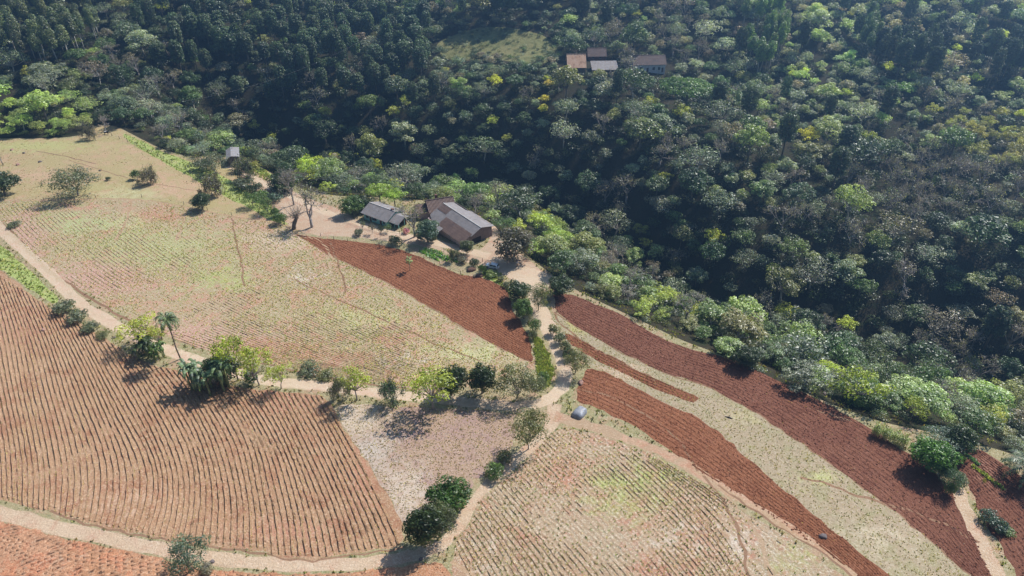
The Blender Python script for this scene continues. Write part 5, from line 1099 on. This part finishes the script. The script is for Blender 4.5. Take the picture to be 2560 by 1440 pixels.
# ------------------------------------------------------------------ white car by the turning place
def car(loc, yaw):
    root = empty('parked_car', loc, yaw); tag(root, 'white hatchback car parked half hidden behind bushes at the turning place', 'car')
    W = plain('white_car_paint', (.80, .81, .82), .22, .02, 1, spec=.6); G = M_GLASS; K = plain('black_rubber', (.02, .02, .02), .8)
    prof = [(-1.95, .32), (-1.98, .75), (-1.85, 1.0), (-1.55, 1.38), (-.3, 1.48), (.35, 1.42), (.95, .98), (1.75, .85), (1.95, .62), (1.95, .32)]
    ns = len(prof); v = []; cols_ = [(-.80, 0), (-.82, 1), (-.5, 2), (.5, 2), (.82, 1), (.80, 0)]
    m = MB(); rows = []
    for y, k in ((-.80, .96), (-.70, 1.0), (0, 1.02), (.70, 1.0), (.80, .96)):
        rows.append([(x * k, y * (1 - .26 * max(0, (z - .95) / .5)), .32 + (z - .32) * (1 if abs(y) < .75 else .965)) for x, z in prof])
    vv = [q for r in rows for q in r]; ff = []
    for i in range(4):
        for j in range(ns): ff.append((i * ns + j, i * ns + (j + 1) % ns, (i + 1) * ns + (j + 1) % ns, (i + 1) * ns + j))
    ff += [tuple(range(ns))[::-1], tuple(range(4 * ns, 5 * ns))]; body = link_mesh('body', vv, ff, W, root)
    bv = body.modifiers.new('bevel', 'BEVEL'); bv.width = .05; bv.segments = 2
    MB().slab([(.42, -.52, 1.43), (.98, -.62, 1.0), (.98, .62, 1.0), (.42, .52, 1.43)][::-1], .02).build('windscreen', G, root)
    MB().slab([(-1.60, -.52, 1.40), (-1.60, .52, 1.40), (-1.90, .6, 1.02), (-1.90, -.6, 1.02)][::-1], .02).build('rear_window', G, root)
    for s in (-1, 1):
        for x0, x1 in ((-1.4, -.55), (-.45, .5)):
            y = s * .815; MB().add([(x0, y, 1.02), (x1 + .15, y, 1.02), (x1 - .1, s * .665, 1.36), (x0 + .1, s * .665, 1.36), (x0, y - s * .03, 1.02), (x1 + .15, y - s * .03, 1.02), (x1 - .1, s * .665 - s * .03, 1.36), (x0 + .1, s * .665 - s * .03, 1.36)],
                [(0, 1, 2, 3), (7, 6, 5, 4), (0, 4, 5, 1), (1, 5, 6, 2), (2, 6, 7, 3), (3, 7, 4, 0)]).build('side_window', G, root)
        MB().box(1.86, 1.97, s * .62 - .12, s * .62 + .12, .62, .76).build('headlight', plain('lamp_glass', (.7, .7, .72), .1), root)
        MB().box(-1.99, -1.9, s * .66 - .08, s * .66 + .08, .72, .98).build('tail_light', plain('red_lens', (.45, .02, .02), .2), root)
        MB().box(.55, .70, s * .92 - .09, s * .92 + .09, 1.0, 1.1).build('mirror', W, root)
        for x in (-1.22, 1.22):
            wl = MB().tube([(x, s * .66, .31), (x, s * .84, .31)], [.31, .31], 20).build('wheel', K, root); MB().tube([(x, s * .84, .31), (x, s * .852, .31)], [.19, .17], 14).build('rim', M_CONC, wl)
car(at(1231, 669) + Vector((0, 0, 0)), R_(-22) + math.pi)

# ------------------------------------------------------------------ person and cow
def skin(name, pts, edges_, rad, mat, parent, sub=2):
    me = bpy.data.meshes.new(name); me.from_pydata([tuple(p) for p in pts], edges_, []); me.materials.append(mat); o = bpy.data.objects.new(name, me); C.objects.link(o); o.parent = parent
    sk = o.modifiers.new('skin', 'SKIN'); sk.use_smooth_shade = True
    for i, r in enumerate(rad): me.skin_vertices[0].data[i].radius = (r, r) if not isinstance(r, tuple) else r
    me.skin_vertices[0].data[0].use_root = True; s = o.modifiers.new('sub', 'SUBSURF'); s.levels = s.render_levels = sub; return o
def person(loc, yaw):
    root = empty('person', loc, yaw); tag(root, 'person in a white shirt and dark trousers standing in the shade by the big bush', 'person')
    SK = plain('skin', (.38, .22, .15), .6, .08); P, E, Rd = [], [], []
    def add(p, r, par=None):
        P.append(p); Rd.append(r); i = len(P) - 1
        if par is not None: E.append((par, i))
        return i
    pel = add((0, 0, .95), (.15, .11)); ch = add((0, 0, 1.25), (.17, .11), pel); ne = add((0, .0, 1.46), .065, ch); h1 = add((0, .01, 1.56), .075, ne); add((0, .02, 1.66), .09, h1)
    for s in (-1, 1):
        hp = add((s * .10, 0, .88), .095, pel); kn = add((s * .12, .03, .48), .062, hp); an = add((s * .13, 0, .09), .042, kn); add((s * .14, .16, .03), .036, an)
        sh = add((s * .20, 0, 1.38), .06, ch); el = add((s * .27, -.02, 1.10), .042, sh); wr = add((s * .27, .08, .86), .028, el); pa = add((s * .27, .10, .79), (.036, .022), wr)
        for k, (dx, L) in enumerate(((-.028, .075), (-.010, .085), (.010, .08), (.028, .065))):
            f1 = add((s * .27 + dx, .115, .745), .009, pa); add((s * .27 + dx, .125, .745 - L), .008, f1)
        t1 = add((s * .27 - s * .035, .12, .79), .010, pa); add((s * .27 - s * .045, .14, .755), .008, t1)
    skin('body', P, E, Rd, SK, root)
    fm = MB(); fm.add([(-.012, .10, 1.62), (.012, .10, 1.62), (.016, .125, 1.585), (-.016, .125, 1.585)], [(0, 1, 2, 3)]); fm.build('nose', SK, root)
    em = MB(); [em.box(x - .012, x + .012, .098, .108, 1.632, 1.645) for x in (-.033, .033)]; em.box(-.025, .025, .092, .1, 1.545, 1.553); em.build('eyes_and_mouth', M_DARK, root)
    skin('hair', [(0, -.02, 1.69), (0, .0, 1.74)], [(0, 1)], [.095, .07], M_DARK, root)
    SH = plain('white_shirt', (.75, .75, .76), .8, .05); TR = plain('dark_trousers', (.03, .035, .05), .85, .1)
    skin('shirt', [(0, 0, .96), (0, 0, 1.25), (0, 0, 1.40), (-.21, 0, 1.38), (-.25, -.01, 1.2), (.21, 0, 1.38), (.25, -.01, 1.2)], [(0, 1), (1, 2), (2, 3), (3, 4), (2, 5), (5, 6)], [(.165, .125), (.185, .125), (.10, .10), .075, .062, .075, .062], SH, root)
    skin('trousers', [(0, 0, .97), (-.10, 0, .86), (-.12, .03, .48), (-.13, 0, .10), (.10, 0, .86), (.12, .03, .48), (.13, 0, .10)], [(0, 1), (1, 2), (2, 3), (0, 4), (4, 5), (5, 6)], [(.165, .125), .105, .078, .062, .105, .078, .062], TR, root)
person(at(1293, 666), R_(170))
def cow(loc, yaw):
    root = empty('cow', loc, yaw); tag(root, 'black cow with a white back standing on the upper corner of the pasture', 'cow')
    t = NT('cow_hide'); sx = t.n.new('ShaderNodeSeparateXYZ'); t.l(t.co, sx.inputs[0]); k = t.ramp(t.math('ADD', t.math('SUBTRACT', sx.outputs[2], t.math('MULTIPLY', sx.outputs[0], .35)), t.math('MULTIPLY', t.noise(2.2, 3), .35)), 1.42, 1.46)
    hide = t.done(t.mix(k, (.025, .02, .02), (.72, .70, .66)), .8)
    P = [(-.15, 0, 1.02), (.35, 0, 1.0), (.72, 0, 1.05), (1.05, 0, 1.12), (1.38, 0, .98), (1.66, 0, .78), (-.6, 0, 1.05), (-.85, 0, 1.08)]
    E = [(0, 1), (1, 2), (2, 3), (3, 4), (4, 5), (0, 6), (6, 7)]; Rd = [(.36, .36), (.38, .36), (.33, .36), (.2, .24), (.15, .16), (.085, .09), (.34, .33), (.22, .24)]
    def leg(par, pts, rs):
        for p, r in zip(pts, rs): P.append(p); Rd.append(r); E.append((par, len(P) - 1)); par = len(P) - 1
    for s in (-1, 1):
        leg(2, [(.68, s * .2, .78), (.70, s * .2, .42), (.66, s * .2, .10), (.72, s * .2, .03)], [.13, .065, .05, .06])
        leg(6, [(-.68, s * .2, .80), (-.50, s * .21, .62), (-.82, s * .2, .42), (-.76, s * .2, .10), (-.70, s * .2, .03)], [.17, .12, .06, .05, .06])
    leg(7, [(-1.02, 0, 1.05), (-1.08, 0, .6), (-1.08, 0, .45)], [.04, .025, .05])
    skin('body', P, E, Rd, hide, root)
    for s in (-1, 1):
        MB().tube([(1.32, s * .12, 1.1), (1.28, s * .32, 1.08)], [.05, .02], 6).build('ear', hide, root, True); MB().tube([(1.36, s * .08, 1.14), (1.42, s * .18, 1.28)], [.03, .01], 6).build('horn', plain('horn', (.5, .45, .38), .5), root, True)
cow(at(267, 336), R_(-8))

# ------------------------------------------------------------------ tarpaulin heap, mounds, rocks, trough
def blob(name, loc, sx, sy, sz, mat, label, cat, yaw=0.0, power=2.5, rough=.08, seed=0, seg=22, parent=None):
    r = np.random.default_rng(seed); v, f = [], []; ph = r.uniform(0, 6, 8)
    for i in range(seg // 2 + 1):
        e = math.pi / 2 * (1 - i / (seg // 2)) ; 
        for j in range(seg):
            a = 2 * math.pi * j / seg; c, s = math.cos(a), math.sin(a); q = (abs(c) ** power + abs(s) ** power) ** (-1 / power)
            k = 1 + rough * (math.sin(3 * a + ph[0] + e * 2) + math.sin(5 * a + ph[1] - e * 3) * .6 + math.sin(9 * a + ph[2] + e * 5) * .35)
            rr_ = math.cos(e) ** .75 * q * k; v.append((sx * rr_ * c, sy * rr_ * s, sz * math.sin(e) ** .8 * (1 + rough * math.sin(4 * a + ph[3]) * math.cos(e)) - .12 * (i == seg // 2)))
    for i in range(seg // 2):
        for j in range(seg): f.append((i * seg + j, (i + 1) * seg + j, (i + 1) * seg + (j + 1) % seg, i * seg + (j + 1) % seg))
    f.append(tuple(range(seg // 2 * seg, (seg // 2 + 1) * seg))); o = link_mesh(name, v, f, mat, parent, True)
    if parent is None: o.location = loc; o.rotation_euler = (0, 0, yaw); tag(o, label, cat)
    return o
p = at(1449, 1034)
blob('tarpaulin_heap', p, 1.75, 1.25, 1.15, plain('grey_tarpaulin', (.24, .245, .27), .45, .12, 1.5, .06, spec=.5), 'heap covered with a grey tarpaulin beside the red ploughed strip', 'tarpaulin heap', R_(55), 4.5, .045, 3, 32)
M_ROCK = plain('dark_rock', (.15, .12, .115), .9, .3, 2, .05); M_RROCK = plain('red_rock', (.34, .20, .16), .9, .3, 2, .05); M_MUD = plain('dark_earth', (.13, .075, .055), .95, .3, 1.5, .1)
for i, (px, py, s, m_, lb) in enumerate(((2057, 1342, .75, M_ROCK, 'dark boulder on the lower ploughed strip'), (2062, 985, .6, M_ROCK, 'dark rock on the pale bank above the upper ploughed strip'), (108, 826, .6, M_RROCK, 'reddish rock in the planted field near its upper left edge'),
                                          (170, 816, .5, M_RROCK, 'flat reddish stone at the upper edge of the planted field'), (1052, 1398, .4, M_ROCK, 'small dark stone on the pale dirt track at the bottom'), (18, 372, .01, M_ROCK, ''), (530, 1405, .5, M_ROCK, 'grey stone beside the feathery blue-green tree'),
                                          (1452, 958, .8, M_RROCK, 'pale reddish rock at the top corner of the lower ploughed strip'), (1815, 1041, .01, M_ROCK, ''), (285, 845, .55, M_ROCK, 'dark rock under the verge bushes by the dirt road'), (30, 375, .7, M_RROCK, 'flat rock on the upper left of the pasture'), (60, 383, .6, M_ROCK, 'dark rock on the upper pasture right of the flat one'),
                                          (100, 405, .7, M_ROCK, 'dark rock in the middle of the left pasture'), (45, 412, .8, M_RROCK, 'broad low rock on the pasture right of the utility pole'), (250, 427, .5, M_ROCK, 'small dark stone in the middle of the pasture'))):
    if s > .1: blob('rock', at(px, py), s, s * .75, s * .7, m_, lb, 'rock', i * 1.1, 2.2, .12, i, 14)
blob('earth_mound', at(1178, 676), 1.3, .9, .8, M_MUD, 'dark earth mound at the corner of the red field, left of two', 'mound', .3, 2.2, .08, 20)
blob('earth_mound', at(1199, 690), 1.1, .8, .6, M_MUD, 'dark earth mound at the corner of the red field, right of two', 'mound', .3, 2.2, .08, 21)
p = at(1050, 600); h = empty('wooden_trough', p, R_(-40)); tag(h, 'small reddish wooden trough on legs in the yard between the two big trees', 'trough')
m = MB(); m.box(-.9, .9, -.35, .35, .5, .56); m.box(-.9, .9, -.35, -.3, .56, .85); m.box(-.9, .9, .3, .35, .56, .85); m.box(-.9, -.85, -.3, .3, .56, .85); m.box(.85, .9, -.3, .3, .56, .85); m.build('basin', plain('reddish_wood', (.30, .16, .12), .9), h)
for x in (-.75, .75):
    for y in (-.25, .25): MB().box(x - .05, x + .05, y - .05, y + .05, -.2, .5).build('leg', M_POST, h)
p = at(1822, 1044); m = MB(); m.tube([(-.8, .3, .05), (-.3, .1, .12), (.3, -.2, .12), (.7, -.3, .06)], [.05, .11, .13, .05], 7); m.tube([(0, 0, .2), (.3, .4, .5)], [.08, .04], 5); o = m.build('fallen_log', plain('charred_wood', (.04, .03, .025), .95), None, True); o.location = p; tag(o, 'short charred log lying on the olive strip', 'log')
p = at(1410, 1010)

# ------------------------------------------------------------------ air
def haze(dens, aniso, col):
    me = MB().box(-640, 640, -60, 820, -90, 330)
    o = me.build('haze', None); m = bpy.data.materials.new('haze_air'); m.use_nodes = True; n = m.node_tree.nodes; n.remove(n['Principled BSDF'])
    v = n.new('ShaderNodeVolumePrincipled'); v.inputs['Density'].default_value = dens; v.inputs['Anisotropy'].default_value = aniso; v.inputs['Color'].default_value = (*col, 1)
    m.node_tree.links.new(v.outputs[0], n['Material Output'].inputs['Volume']); o.data.materials.append(m); tag(o, 'thin bluish air over the whole valley', 'haze', kind='stuff')
haze(.00072, .72, (.28, .55, 1.0))
